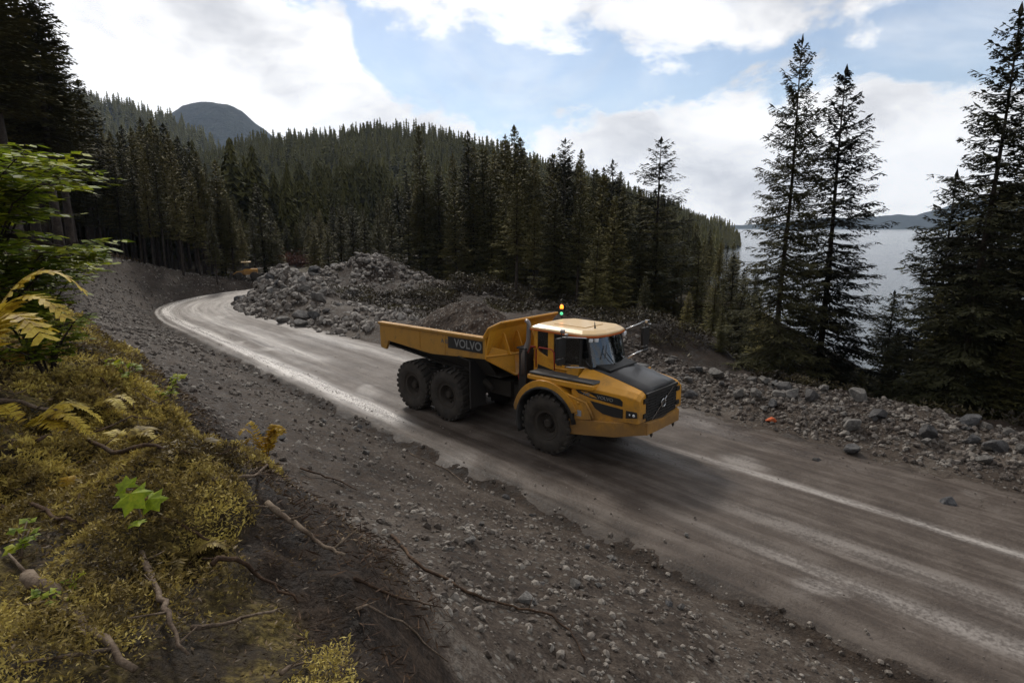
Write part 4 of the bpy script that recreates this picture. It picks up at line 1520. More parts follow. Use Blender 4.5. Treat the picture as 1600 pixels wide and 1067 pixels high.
# dump body ------------------------------------------------------------
YO, YI = 1.60, 1.50
body = MB()
side = [(-8.5, 3.08), (-2.62, 3.20), (-2.62, 2.50), (-5.4, 2.28), (-7.95, 2.42), (-8.12, 2.06), (-8.46, 2.10)]
for sg in (-1, 1):
    a, b_ = (-YO, -YI) if sg < 0 else (YI, YO)
    body.prism(side, a, b_)
    # rolled top rail
    p0 = (-8.52, sg * (YO - .03), 3.10); p1 = (-2.60, sg * (YO - .03), 3.22)
    body.hexa([(-8.52, sg * 1.42, 3.02), (-8.52, sg * 1.67, 3.02), (-2.60, sg * 1.67, 3.14), (-2.60, sg * 1.42, 3.14),
               (-8.52, sg * 1.42, 3.11), (-8.52, sg * 1.67, 3.11), (-2.60, sg * 1.67, 3.23), (-2.60, sg * 1.42, 3.23)])
    # recess ribs on the side
    for x in (-6.0, -4.6):
        body.box(x - .03, x + .03, sg * YO - .02, sg * YO + .02, 2.38, 3.06)
    # sloping lower flank to the floor
    body.plate([(-2.62, sg * 1.55, 2.52), (-5.4, sg * 1.55, 2.32), (-8.3, sg * 1.5, 2.45), (-8.3, sg * 1.0, 2.2), (-5.4, sg * .9, 1.78), (-2.75, sg * .9, 1.78)], .05, 1)
# floor
body.plate([(-2.5, -1.0, 1.80), (-2.5, 1.0, 1.80), (-5.4, 1.0, 1.80), (-5.4, -1.0, 1.80)], .06, 1)
body.plate([(-5.4, -1.0, 1.80), (-5.4, 1.0, 1.80), (-8.5, 1.5, 2.30), (-8.5, -1.5, 2.30)], .06, 1)
# cross beams under the floor
for x in (-3.4, -4.4, -5.4, -6.4, -7.4):
    body.box(x - .08, x + .08, -1.0, 1.0, 1.66 + max(0, (-5.4 - x)) * .16, 1.8 + max(0, (-5.4 - x)) * .16, 1)
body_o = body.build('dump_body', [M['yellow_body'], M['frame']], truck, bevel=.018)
# headboard with spill guard
hb = MB()
hb.plate([(-2.60, -1.60, 2.50), (-2.60, 1.60, 2.50), (-2.62, 1.60, 3.22), (-2.62, -1.60, 3.22)], .06)
hb.plate([(-2.60, -1.60, 2.50), (-1.95, -.85, 1.95), (-1.95, .85, 1.95), (-2.60, 1.60, 2.50)], .06)
hb.plate([(-2.62, -1.60, 2.52), (-2.42, -1.56, 3.52), (-2.30, -1.30, 3.68), (-2.30, 1.30, 3.68), (-2.42, 1.56, 3.52), (-2.62, 1.60, 2.52)], .07)
hb.plate([(-2.58, -1.56, 2.53), (-2.0, -.80, 1.96), (-2.05, -.80, 2.7), (-2.5, -1.40, 2.9)], .05)
hb.plate([(-2.58, 1.56, 2.53), (-2.0, .80, 1.96), (-2.05, .80, 2.7), (-2.5, 1.40, 2.9)], .05)
hb.build('headboard', M['yellow'], truck, bevel=.015)
gd = MB()   # canopy wing: forward-leaning spill guard with folded edge, ribs and a cross crease
gd.plate([(-2.62, -1.62, 3.18), (-2.44, -1.60, 3.50), (-2.16, -1.34, 3.70), (-2.16, 1.50, 3.72), (-2.44, 1.62, 3.52), (-2.62, 1.62, 3.18)], .05)
gd.tube([(-2.66, -1.62, 3.20), (-2.44, -1.60, 3.54), (-2.14, -1.34, 3.73), (-2.14, 1.52, 3.75), (-2.44, 1.64, 3.54), (-2.66, 1.62, 3.2)], .045, 6)
gd.tube([(-2.57, -1.60, 2.60), (-2.03, -.78, 2.66), (-2.03, .78, 2.66), (-2.57, 1.60, 2.6)], .04, 6)
for y in (-1.0, -.35, .35, 1.0):
    gd.plate([(-2.5, y, 2.6), (-2.02, y, 2.66), (-2.30, y, 3.3), (-2.5, y, 3.4)], .04)
gd.build('spill_guard', M['yellow'], truck, bevel=.01)

# word plates on the body sides
def word(txt, size, loc, rot, name, parent, mat, sx=1.0, ext=.004, bold=0.012):
    cu = bpy.data.curves.new(name, 'FONT')
    cu.body = txt
    cu.size = size
    cu.extrude = ext
    cu.offset = bold * size
    cu.align_x = 'CENTER'
    cu.align_y = 'CENTER'
    tmp = bpy.data.objects.new(name, cu)
    COL.objects.link(tmp)
    bpy.context.view_layer.update()
    me = bpy.data.meshes.new_from_object(tmp.evaluated_get(bpy.context.evaluated_depsgraph_get()))
    bpy.data.objects.remove(tmp)
    bpy.data.curves.remove(cu)
    me.name = name
    me.materials.clear()
    me.materials.append(mat)
    o = link(name, me, parent)
    o.location = loc
    o.rotation_euler = rot
    o.scale = (sx, 1, 1)
    return o


tilt = math.atan2(.12, 5.9)
for sg in (-1, 1):
    dc = MB()
    dc.prism([(-4.42, 2.64), (-2.72, 2.68), (-2.72, 3.08), (-4.42, 3.04)], sg * 1.60 - .012, sg * 1.60 + .012)
    dp = dc.build('name_strip', M['black'], truck)
    rz = 0 if sg < 0 else math.pi
    word('VOLVO', .40, (-3.42, sg * 1.618, 2.865), (math.pi / 2, -tilt if sg < 0 else tilt, rz), 'lettering', dp, M['letter'], 1.0)
    word('A40', .22, (-4.62, sg * 1.606, 2.84), (math.pi / 2, -tilt if sg < 0 else tilt, rz), 'lettering', body_o, M['letter_dim'], 1.0)

# load of soil is a thing of its own --------------------------------------
xs = np.linspace(-8.05, -2.68, 120); ys = np.linspace(-1.47, 1.47, 70)
LX, LY = np.meshgrid(xs, ys, indexing='ij')
ed = 1 - np.abs(LY / 1.5) ** 3
LZ = 2.62 + 1.02 * np.exp(-(np.abs(LX + 4.7) / 1.75) ** 2.2 - (np.abs(LY + .05) / 1.15) ** 2.2) + .40 * np.exp(-((LX + 6.3) / 1.0) ** 2 - (LY / 1.1) ** 2) + .30 * ed
LZ = LZ + .16 * fbm(LX * 1.7, LY * 1.7, 5, .62) + .07 * np.abs(fbm(LX * 5, LY * 5, 3))
LZ = np.where(np.abs(LY) > 1.38, np.minimum(LZ, 3.0), LZ)
idx = np.arange(LX.size).reshape(LX.shape)
F = np.stack([idx[:-1, :-1], idx[1:, :-1], idx[1:, 1:], idx[:-1, 1:]], -1).reshape(-1, 4)
load = link('soil_load', mesh_np('soil_load', np.stack([LX, LY, LZ], -1).reshape(-1, 3), F, M['load'], True))
load.location = TR_LOC
load.rotation_euler = (0, 0, TR_H)
tag(load, 'heap of dark wet soil and broken rock filling the open dump body of the truck', 'soil heap')

# front mudguards ------------------------------------------------------------
def arch(y0, y1, r0, r1, a0, a1, m, n=18, cz=.95, cx=-.02, sq=1.0, b=None):
    b = b or MB()
    prev = None
    for i in range(n + 1):
        a = R(a0 + (a1 - a0) * i / n)
        c, s = math.cos(a), math.sin(a)
        ring = [(cx + r0 * c * sq, y0, cz + r0 * s), (cx + r1 * c * sq, y0, cz + r1 * s), (cx + r1 * c * sq, y1, cz + r1 * s), (cx + r0 * c * sq, y1, cz + r0 * s)]
        if prev:
            b.hexa(prev + ring, m)
        prev = ring
    return b


for sg in (-1, 1):
    y_in, y_out = sg * .98, sg * 1.64
    fa = arch(y_in, y_out, 1.20, 1.30, 25, 172, 0)
    arch(sg * 1.50, sg * 1.66, 1.10, 1.32, 28, 168, 0, b=fa)
    fo = fa.build('front_mudguard', [M['yellow']], truck, bevel=.015)
    ru = arch(y_in, sg * 1.72, 1.06, 1.13, 12, 205, 0)
    ru.build('rubber_flare', M['black'], fo, True)

# hood ------------------------------------------------------------------
def section(x, zc, ye, ze, ym, zm, yb, zb, yl, zl):
    return [(x, 0, zc), (x, ye * .5, zc - (zc - ze) * .25), (x, ye, ze), (x, ym, zm), (x, yb, zb), (x, yl, zl)]


ST = [section(.86, 2.76, .86, 2.70, 1.30, 2.42, 1.52, 2.32, 1.56, 1.30),
      section(1.4, 2.68, .87, 2.62, 1.28, 2.42, 1.50, 2.30, 1.55, 1.36),
      section(2.0, 2.58, .87, 2.51, 1.20, 2.38, 1.40, 2.26, 1.45, 1.45),
      section(2.5, 2.46, .87, 2.40, 1.12, 2.34, 1.29, 2.22, 1.33, 1.50),
      section(2.78, 2.38, .87, 2.33, 1.07, 2.29, 1.22, 2.17, 1.26, 1.50),
      section(2.88, 2.30, .87, 2.25, 1.04, 2.22, 1.18, 2.12, 1.22, 1.50)]
hd = MB(); ht = MB()
for sg in (-1, 1):
    for i in range(len(ST) - 1):
        A_, B_ = ST[i], ST[i + 1]
        for k in range(5):
            q = [A_[k], A_[k + 1], B_[k + 1], B_[k]]
            q = [(x, sg * y, z) for (x, y, z) in q]
            if k < 2:
                q = [(x, y, z + .012) for (x, y, z) in q]
                ht.add(q, [(0, 1, 2, 3)])
            else:
                hd.add(q, [(0, 1, 2, 3)])
    # fascia cheek beside the grille
    f = ST[-1]
    hd.add([(2.88, sg * .87, 2.25), (2.88, sg * 1.04, 2.22), (2.88, sg * 1.18, 2.12), (2.88, sg * 1.22, 1.50), (2.90, sg * .86, 1.50)], [(0, 1, 2, 3, 4)])
    # small notched vents on the cheek edge
hd_o = hd.build('hood', M['yellow'], truck, bevel=.02)
ht_o = ht.build('hood_top_panel', M['black_hood'], truck, True)
md = ht_o.modifiers.new('thick', 'SOLIDIFY'); md.thickness = .02
# cowl between windshield and hood
cw = MB()
cw.prism([(.75, 2.60), (1.62, 2.655), (1.60, 2.70), (1.15, 2.79), (.75, 2.84)], -.74, .74)
cw.build('cowl', M['black'], truck, bevel=.05, seg=3)
# grille
gr = MB()
gr.box(2.80, 2.885, -.855, .855, 1.46, 2.26)
for k in range(9):
    z = 1.52 + k * .08
    gr.box(2.885, 2.915, -.82, .82, z, z + .035)
for k in range(5):
    y = -.66 + k * .33
    gr.box(2.885, 2.905, y - .012, y + .012, 1.48, 2.22)
gr.box(2.86, 2.93, -.87, .87, 2.2, 2.285)
for sg in (-1, 1):
    for z in (1.60, 2.02):
        gr.box(2.86, 2.93, sg * .83, sg * 1.0, z, z + .13)
gr_o = gr.build('grille', M['black'], truck, bevel=.008)
em = MB()
em.hexa([(2.925, -.60, 1.50), (2.945, -.60, 1.50), (2.945, -.54, 1.50), (2.925, -.54, 1.50), (2.925, .54, 2.22), (2.945, .54, 2.22), (2.945, .60, 2.22), (2.925, .60, 2.22)])
ring = [(2.95, .115 * math.cos(2 * math.pi * k / 20), 1.86 + .115 * math.sin(2 * math.pi * k / 20)) for k in range(21)]
em.tube(ring, .02, 6, cap=False)
em.tube([(2.95, .08, 1.94), (2.95, .17, 2.03)], .014, 6)
em.build('emblem', M['chrome'], gr_o)
# side decal strip with name, side grille, headlamp: both sides
def side_y(x, z):
    """outer y of the hood side at x"""
    xs_ = [s_[4][0] for s_ in ST]
    yb = np.interp(x, xs_, [s_[4][1] for s_ in ST]); yl = np.interp(x, xs_, [s_[5][1] for s_ in ST])
    zb = np.interp(x, xs_, [s_[4][2] for s_ in ST]); zl = np.interp(x, xs_, [s_[5][2] for s_ in ST])
    k = np.clip((zb - z) / (zb - zl), 0, 1)
    return float(yb + (yl - yb) * k)


def side_panel(poly, off, th, sg):
    b = MB()
    ys_ = [sg * (side_y(x, z) + off) for (x, z) in poly]
    b.prism(poly, ys_, [y + sg * th for y in ys_])
    return b


def sub(poly, n=4):
    o = []
    for i in range(len(poly)):
        a, c = poly[i], poly[(i + 1) % len(poly)]
        for k in range(n):
            o.append((a[0] + (c[0] - a[0]) * k / n, a[1] + (c[1] - a[1]) * k / n))
    return o


for sg in (-1, 1):
    rz = 0 if sg < 0 else math.pi
    st_ = side_panel([(.95, 2.22), (1.5, 2.19), (2.0, 2.17), (2.36, 2.13), (2.44, 2.06), (2.44, 1.93), (2.0, 1.98), (1.5, 2.03), (1.1, 2.10)], .004, .012, sg)
    so = st_.build('side_name_strip', M['black'], truck)
    slope = math.atan2(1.52 - 1.29, 1.5)
    yv = side_y(1.75, 2.1) + .022
    word('VOLVO', .125, (1.95 if sg < 0 else 1.95, sg * (side_y(1.95, 2.08) + .025), 2.075), (math.pi / 2, 0.06 * (1 if sg < 0 else -1), rz + (sg * -1) * 0.17), 'lettering', so, M['letter'], 1.15)
    word('A40', .12, (1.38, sg * (side_y(1.38, 2.1) + .022), 2.12), (math.pi / 2, 0.03, rz + (sg * -1) * 0.05), 'lettering', so, M['letter'], 1.1)
    g_ = side_panel([(1.50, 1.95), (2.0, 1.90), (2.46, 1.85), (2.47, 1.60), (2.2, 1.60), (1.9, 1.64), (1.66, 1.76)], .004, .014, sg)
    g_.build('side_grille', M['black'], truck)
    hl = side_panel([(2.55, 1.84), (2.84, 1.82), (2.86, 1.66), (2.55, 1.62)], .003, .02, sg)
    ho = hl.build('headlamp', M['black'], truck, bevel=.01)
    lg = MB()
    lg.ball((2.76, sg * 1.262, 1.72), .045, n=6, sy=.5)
    lg.ball((2.64, sg * 1.285, 1.73), .04, n=6, sy=.5)
    lg.build('lens', M['lamp_glass'], ho, True)
    # raised rib sweeping from the arch to the bumper, with the lower side panel
    lp = MB()
    lp.prism([(.62, 2.02), (1.02, 1.92), (1.42, 1.86), (1.62, 1.42), (1.0, 1.30), (1.05, 1.62), (.86, 1.88)], [sg * 1.56] * 7, [sg * 1.605] * 7)
    lp_o = lp.build('lower_side_panel', M['yellow'], truck, bevel=.02)
    rb = MB()
    rb.tube([(.62, sg * 1.60, 2.05), (1.02, sg * 1.60, 1.95), (1.42, sg * 1.60, 1.88), (1.56, sg * 1.585, 1.66), (1.66, sg * 1.57, 1.45)], .035, 6)
    rb.build('panel_rib', M['yellow'], lp_o, True)
    sk = MB(); sk.box(1.10, 1.27, sg * 1.603, sg * 1.612, 1.45, 1.62); sk.build('sticker', M['sticker'], lp_o)
    mk = MB(); mk.ball((1.16, sg * 1.60, 1.83), .05, n=6, sy=.7); mk.build('marker_lamp', M['yellow'], lp_o, True)
    # step deck beside the cab
    dk = MB()
    dk.prism([(-.75, 2.43), (1.35, 2.47), (1.55, 2.47), (1.62, 2.42), (-.75, 2.36)], sg * 1.06, sg * 1.56)
    dk_o = dk.build('walkway', M['grey_tread'], truck, bevel=.02)
    ub = MB()
    ub.prism([(-.80, 2.34), (1.62, 2.40), (1.62, 2.26), (1.0, 2.2), (-.80, 2.2)], sg * 1.02, sg * 1.60)
    ub.build('fender_top', M['yellow'], truck, bevel=.03)

# bumper -------------------------------------------------------------------
bp = [(.80, 1.60, .82, 1.28), (1.5, 1.57, .93, 1.38), (2.32, 1.50, 1.06, 1.48), (2.94, .92, 1.12, 1.48), (2.99, .90, 1.12, 1.47), (3.0, 0, 1.12, 1.42)]
full = [(x, -y, zb, zt) for (x, y, zb, zt) in bp] + [(x, y, zb, zt) for (x, y, zb, zt) in reversed(bp[:-1])]
bm_ = MB()
for i in range(len(full) - 1):
    (xa, ya, ba, ta), (xb, yb, bb, tb) = full[i], full[i + 1]
    k = .86
    ia, ib = (xa - .12, ya * k if abs(ya) > 1 else ya * .93), (xb - .12, yb * k if abs(yb) > 1 else yb * .93)
    bm_.hexa([(xa, ya, ba), (xb, yb, bb), (*ib, bb), (*ia, ba), (xa, ya, ta), (xb, yb, tb), (*ib, tb), (*ia, ta)])
bo = bm_.build('bumper', M['yellow'], truck, bevel=.012)
tp = MB()
tp.plate([(2.2, -1.4, 1.47), (2.84, -.86, 1.47), (2.95, 0, 1.41), (2.84, .86, 1.47), (2.2, 1.4, 1.47)], .03)
tp.plate([(.9, -1.5, .85), (2.25, -1.42, 1.10), (2.85, -.86, 1.15), (2.95, 0, 1.14), (2.85, .86, 1.15), (2.25, 1.42, 1.10), (.9, 1.5, .85)], .03)
tp.build('bumper_plate', M['frame'], bo)
th = MB()
for y in (-.62, .62):
    th.tube([(2.93, y, 1.18), (2.96, y, 1.08), (2.96, y, 1.05)], .04, 6)
    th.tube([(2.96, y - .05, 1.07), (2.96, y, 1.01), (2.96, y + .05, 1.07)], .02, 6)
th.build('tow_hooks', M['frame'], bo)

# cab ------------------------------------------------------------------------
CH = .90     # half width
cab = MB()
# lower body
cab.prism([(-1.14, 2.02), (1.05, 2.02), (1.12, 2.60), (.62, 2.70), (-1.14, 2.62)], -CH, CH)
cab.prism([(-1.14, 2.60), (-.30, 2.61), (-.30, 2.72), (-.62, 2.80), (-.92, 2.92), (-.98, 3.0), (-1.14, 3.02)], -CH, -CH + .05)
cab.prism([(-1.14, 2.60), (-.30, 2.61), (-.30, 2.72), (-.62, 2.80), (-.92, 2.92), (-.98, 3.0), (-1.14, 3.02)], CH - .05, CH)
for sg in (-1, 1):
    y0, y1 = sg * CH, sg * (CH - .09)
    cab.hexa([(-1.14, y0, 2.6), (-.98, y0, 2.6), (-.98, y1, 2.6), (-1.14, y1, 2.6), (-1.14, y0, 3.56), (-.99, y0, 3.56), (-.99, y1, 3.56), (-1.14, y1, 3.56)])     # rear post
    cab.hexa([(-.57, y0, 2.6), (-.33, y0, 2.6), (-.33, y1, 2.6), (-.57, y1, 2.6), (-.57, y0, 3.56), (-.34, y0, 3.56), (-.34, y1, 3.56), (-.57, y1, 3.56)])         # door post
cab.box(-1.14, -1.08, -CH, CH, 2.6, 2.75)
cab_o = cab.build('cab', M['yellow'], truck, bevel=.02)
pi = MB()
for sg in (-1, 1):
    y0, y1 = sg * CH, sg * (CH - .07)
    # slim dark front pillar and side glass frame
    pi.hexa([(.62, y0, 2.66), (.72, y0, 2.66), (.72, y1, 2.66), (.62, y1, 2.66), (.66, y0, 3.56), (.74, y0, 3.56), (.74, y1, 3.56), (.66, y1, 3.56)])
    pi.hexa([(1.06, y0, 2.66), (1.12, y0, 2.66), (1.12, y1, 2.66), (1.06, y1, 2.66), (.86, y0, 3.56), (.92, y0, 3.56), (.92, y1, 3.56), (.86, y1, 3.56)])
    pi.box(-.33, 1.08, y0 - sg * .0 + sg * .004, y1, 2.62, 2.68)
pi.box(-1.12, .92, -.88, .88, 3.53, 3.60)
pi.build('pillars', M['black'], cab_o, bevel=.01)
# glass
def glass(name, pts, th=.012):
    b = MB(); b.plate(pts, th); return b.build(name, M['glass'], cab_o)
NW = 9
ws = MB()
bot, topp = [], []
for i in range(NW):
    u = -1 + 2 * i / (NW - 1)
    y = u * .86
    bot.append((1.10 + .26 * (1 - u * u), y, 2.72))
    topp.append((.90 + .17 * (1 - u * u), y, 3.55))
for i in range(NW - 1):
    ws.add([bot[i], bot[i + 1], topp[i + 1], topp[i]], [(0, 1, 2, 3)])
wso = ws.build('windshield', M['glass'], cab_o, True)
for sg in (-1, 1):
    y = sg * (CH - .02)
    glass('door_window', [(-.33, y, 2.68), (.62, y, 2.68), (.66, y, 3.54), (-.33, y, 3.54)])
    glass('quarter_window', [(.70, y, 2.68), (1.07, y, 2.68), (.87, y, 3.54), (.74, y, 3.54)])
    glass('rear_side_window', [(-.98, y, 3.0), (-.92, y, 2.90), (-.62, y, 2.82), (-.57, y, 2.80), (-.57, y, 3.54), (-.98, y, 3.54)])
glass('rear_window', [(-1.10, -.8, 2.78), (-1.10, .8, 2.78), (-1.10, .8, 3.5), (-1.10, -.8, 3.5)])
# wipers
wp = MB()
wp.tube([(1.40, -.15, 2.74), (1.27, -.42, 3.12)], .012, 5)
wp.tube([(1.30, -.55, 2.95), (1.20, -.32, 3.32)], .012, 5)
wp.build('wiper', M['black'], wso)
# roof
rf2 = MB()
out2 = [(-1.22, -.98), (.80, -1.0), (1.10, -.72), (1.22, -.3), (1.22, .3), (1.10, .78), (.80, 1.06), (-1.0, 1.06), (-1.28, .6), (-1.28, -.6)]
inn = [(x * .86 - .01, y * .84 + .02) for (x, y) in out2]
n_ = len(out2)
vs = [(x, y, 3.60) for (x, y) in out2] + [(x, y, 3.67) for (x, y) in out2] + [(x, y, 3.755) for (x, y) in inn]
fs = [list(range(n_ - 1, -1, -1)), [2 * n_ + k for k in range(n_)]]
for k in range(n_):
    j = (k + 1) % n_
    fs += [[k, j, n_ + j, n_ + k], [n_ + k, n_ + j, 2 * n_ + j, 2 * n_ + k]]
rf2.add(vs, fs)
ro = rf2.build('cab_roof', M['roof'], cab_o, bevel=.03, seg=3)
trm = MB()
vs = [(x * 1.008, y * 1.008, 3.575) for (x, y) in out2] + [(x * 1.008, y * 1.008, 3.628) for (x, y) in out2]
trm.add(vs, [list(range(n_ - 1, -1, -1)), [n_ + k for k in range(n_)]] + [[k, (k + 1) % n_, n_ + (k + 1) % n_, n_ + k] for k in range(n_)])
M['trim'] = principled('orange_trim', (0.55, 0.13, 0.02), 0.5)[0]
trm.build('roof_trim', M['trim'], cab_o)
rs_ = MB(); rs_.plate([(-.7, -.45, 3.768), (.5, -.45, 3.768), (.5, .5, 3.768), (-.7, .5, 3.768)], .02); rs_.build('roof_hatch', M['roof'], ro, bevel=.008)
an = MB(); an.tube([(.72, -.25, 3.75), (.70, -.25, 3.95)], [.03, .006], 8); an.build('antenna', M['black'], ro)
wl = MB()
for (x, y) in ((1.02, -.86), (1.10, -.70), (1.10, .76), (1.02, .92)):
    o_ = MB(); o_.box(x - .05, x + .04, y - .06, y + .06, 3.45, 3.55); lo = o_.build('work_lamp', M['lamp_glass'], cab_o, bevel=.015)
# mirrors: arms, heads, lower bracket
for sg in (-1, 1):
    y = sg
    ar = MB()
    if sg > 0:
        ar.tube([(1.0, 1.02, 3.60), (1.15, 1.5, 3.72), (1.2, 1.85, 3.78)], .022, 6)
        ar.tube([(1.15, .88, 2.72), (1.32, 1.25, 2.88), (1.38, 1.72, 2.93)], .024, 6)
    else:
        ar.tube([(.95, -.98, 3.58), (.62, -1.28, 3.60), (.42, -1.45, 3.60)], .022, 6)
        ar.tube([(1.0, -.92, 2.70), (.62, -1.3, 2.72), (.5, -1.42, 2.74)], .024, 6)
    ao = ar.build('mirror_arm', M['chrome'], cab_o, True)
    mh = MB()
    mx0, my0 = (1.24, 1.80) if sg > 0 else (.42, -1.48)
    mh.box(mx0 - .05, mx0 + .05, my0 - .20, my0 + .16, 3.02, 3.60)
    mh.box(mx0 - .05, mx0 + .05, my0 - .17, my0 + .13, 2.80, 2.98)
    mh.tube([(mx0, my0, 3.85), (mx0, my0, 2.74)], .02, 6)
    mo = mh.build('mirror_head', M['black'], ao, bevel=.03, seg=3)
    bl = MB(); bl.box(mx0 + .02, mx0 + .12, my0 - .10, my0 + .02, 3.74, 3.84); bl.box(mx0 + .02, mx0 + .1, my0 + .1, my0 + .2, 3.62, 3.70); bl.build('bracket', M['chrome'], mo, bevel=.01)
    # handrails
hr = MB()
hr.tube([(-.95, -1.0, 2.42), (-.95, -1.0, 2.98), (-.80, -1.02, 3.08), (-.30, -1.04, 3.08), (-.20, -1.05, 3.0), (-.16, -1.06, 2.45)], .022, 6)
hr.build('handrail', M['red'], truck, True)
hs = MB()
hs.tube([(-1.3, -1.0, 1.5), (-1.36, -1.05, 2.2), (-1.32, -1.02, 2.8), (-1.15, -1.0, 3.05), (-1.0, -.98, 3.06)], .03, 6)
hs.tube([(-1.75, -.8, 1.6), (-1.7, -1.0, 2.0), (-1.6, -1.0, 2.35)], .02, 6)
hs.build('red_hose', M['red'], truck, True)
# step and grab bars by the door
sp_ = MB()
sp_.tube([(-.30, -.96, 2.5), (.55, -.96, 2.53)], .03, 6)
sp_.box(.35, .78, -1.12, -.9, 2.40, 2.66)
sp_.build('door_sill', M['yellow'], cab_o, bevel=.02)
lu = MB(); lu.prism([(-1.0, 2.20), (-.45, 2.22), (-.3, 2.40), (-.95, 2.50)], -CH - .01, -CH + .02); lu.prism([(-1.0, 2.20), (-.45, 2.22), (-.3, 2.40), (-.95, 2.50)], CH - .02, CH + .01)
lu.build('side_louvre', M['black'], cab_o)
# engine/exhaust stack and air cleaner behind the cab
ex = MB()
ex.tube([(-1.42, -1.0, 2.1), (-1.42, -1.0, 2.75), (-1.36, -.98, 2.98), (-1.32, -.95, 3.2), (-1.30, -.95, 3.72), (-1.34, -.95, 3.80), (-1.42, -.95, 3.84)], [.13, .13, .11, .075, .07, .07, .068], 14)
ex.build('exhaust_stack', M['exhaust'], truck, True)
ab = MB()
ab.box(-1.60, -1.28, -1.10, -.7, 1.55, 2.92)
ab.box(-1.70, -1.28, -1.12, -.66, 2.92, 2.99)
ab.box(-1.60, -1.25, -.7, .95, 2.0, 2.7)
ab.build('equipment_cabinet', M['black'], truck, bevel=.04)
# beacon on a post behind the cab
bk = MB(); bk.tube([(-1.5, .95, 2.9), (-1.5, .95, 4.02)], .022, 6)
bk_o = bk.build('beacon_post', M['black'], truck)
b1 = MB(); b1.tube([(-1.5, .95, 4.02), (-1.5, .95, 4.10), (-1.5, .95, 4.15)], [.06, .06, .03], 12); b1.build('amber_beacon', M['orange_glow'], bk_o, True)
b2 = MB(); b2.ball((-1.45, .88, 3.86), .055, n=6); b2.build('green_lamp', M['green_glow'], bk_o, True)
# interior
it = MB()
it.box(-.75, -.25, -.32, .28, 2.35, 2.72)
it.prism([(-.78, 2.6), (-.60, 2.6), (-.68, 3.36), (-.86, 3.36)], -.28, .24)
it.build('driver_seat', M['seat'], cab_o, bevel=.05)
da = MB(); da.prism([(.55, 2.4), (1.05, 2.4), (1.1, 2.74), (.72, 2.78), (.55, 2.70)], -.7, .7); da.build('dashboard', M['seat'], cab_o, bevel=.03)
sw = MB()
cw_, sw_ = Vector((.42, 0, 2.92)), .21
sw.tube([(cw_.x + .07 * math.sin(2 * math.pi * k / 20), sw_ * math.cos(2 * math.pi * k / 20), cw_.z + sw_ * .92 * math.sin(2 * math.pi * k / 20)) for k in range(21)], .018, 6, cap=False)
sw.tube([(.42, 0, 2.92), (.68, 0, 2.70)], .03, 6)
sw.build('steering_wheel', M['black'], cab_o, True)
# driver
dv = empty('person', TR_LOC, TR_H)
tag(dv, 'seated driver in a yellow high visibility vest holding the wheel inside the truck cab', 'person')
joints = [(-.45, 0, 2.80), (-.47, 0, 3.0), (-.48, 0, 3.22), (-.47, 0, 3.33), (-.45, 0, 3.42), (-.44, 0, 3.52),
          (-.47, -.19, 3.25), (-.26, -.27, 3.03), (.20, -.20, 3.02), (.34, -.19, 3.04),
          (-.47, .19, 3.25), (-.26, .27, 3.03), (.20, .20, 3.02), (.34, .19, 3.04),
          (-.05, -.14, 2.82), (.12, -.16, 2.42), (-.05, .14, 2.82), (.12, .16, 2.42)]
edges = [(0, 1), (1, 2), (2, 3), (3, 4), (4, 5), (2, 6), (6, 7), (7, 8), (8, 9), (2, 10), (10, 11), (11, 12), (12, 13), (0, 14), (14, 15), (0, 16), (16, 17)]
rad = [.15, .15, .15, .055, .095, .08, .075, .05, .032, .035, .075, .05, .032, .035, .08, .06, .08, .06]
pm_ = bpy.data.meshes.new('body')
pm_.from_pydata(joints, edges, [])
pb = link('body', pm_, dv)
sk_m = pb.modifiers.new('skin', 'SKIN')
for i, v in enumerate(pm_.skin_vertices[0].data):
    v.radius = (rad[i], rad[i] * (0.75 if i in (0, 1, 2) else 1))
    v.use_root = (i == 0)
ss = pb.modifiers.new('sub', 'SUBSURF'); ss.levels = 2; ss.render_levels = 2
pm_.materials.append(M['skin'])
vs_ = MB()
vs_.lathe([(.165, 0), (.175, .1), (.18, .28), (.17, .40), (.08, .47)], 20)
vo_ = vs_.build('vest', M['vest'], dv, True)
vo_.rotation_euler = (math.pi / 2, 0, 0); vo_.location = (-.46, 0, 2.80); vo_.scale = (.8, 1, 1.15)
hh = MB()
hh.ball((-.44, 0, 3.50), .115, n=8, sz=.85, sx=1.1)
hh.box(-.36, -.28, -.08, .08, 3.475, 3.49)
hh.build('hard_hat', M['hardhat'], dv, True)

# ------------------------------------------------------------------ mossy bank in the foreground
def leaf_cloud(name, P, size, mat, label, cat, seed, up=0.5, aspect=0.55, kind='stuff', parent=None):
    r = np.random.RandomState(seed)
    n = len(P)
    d = r.normal(size=(n, 3)); d[:, 2] = np.abs(d[:, 2]) * up
    d /= np.linalg.norm(d, axis=1)[:, None]
    e = np.cross(d, r.normal(size=(n, 3))); e /= np.linalg.norm(e, axis=1)[:, None]
    sz = size[:, None]
    a = P; b_ = P + d * sz * .5 + e * sz * aspect * .5; c = P + d * sz; dd = P + d * sz * .5 - e * sz * aspect * .5
    V = np.stack([a, b_, c, dd], 1).reshape(-1, 3)
    F = np.arange(4 * n).reshape(-1, 4).astype(np.int32)
    o = link(name, mesh_np(name, V, F, mat), parent)
    if label: tag(o, label, cat, kind=kind)
    return o


r = np.random.RandomState(9)


def bank_pts(n, s0, s1, a0, a1, pw=1.0):
    s = s0 + (s1 - s0) * r.rand(n) ** pw; a = a0 + (a1 - a0) * r.rand(n)
    return xy_many(s, -(HALF + a))


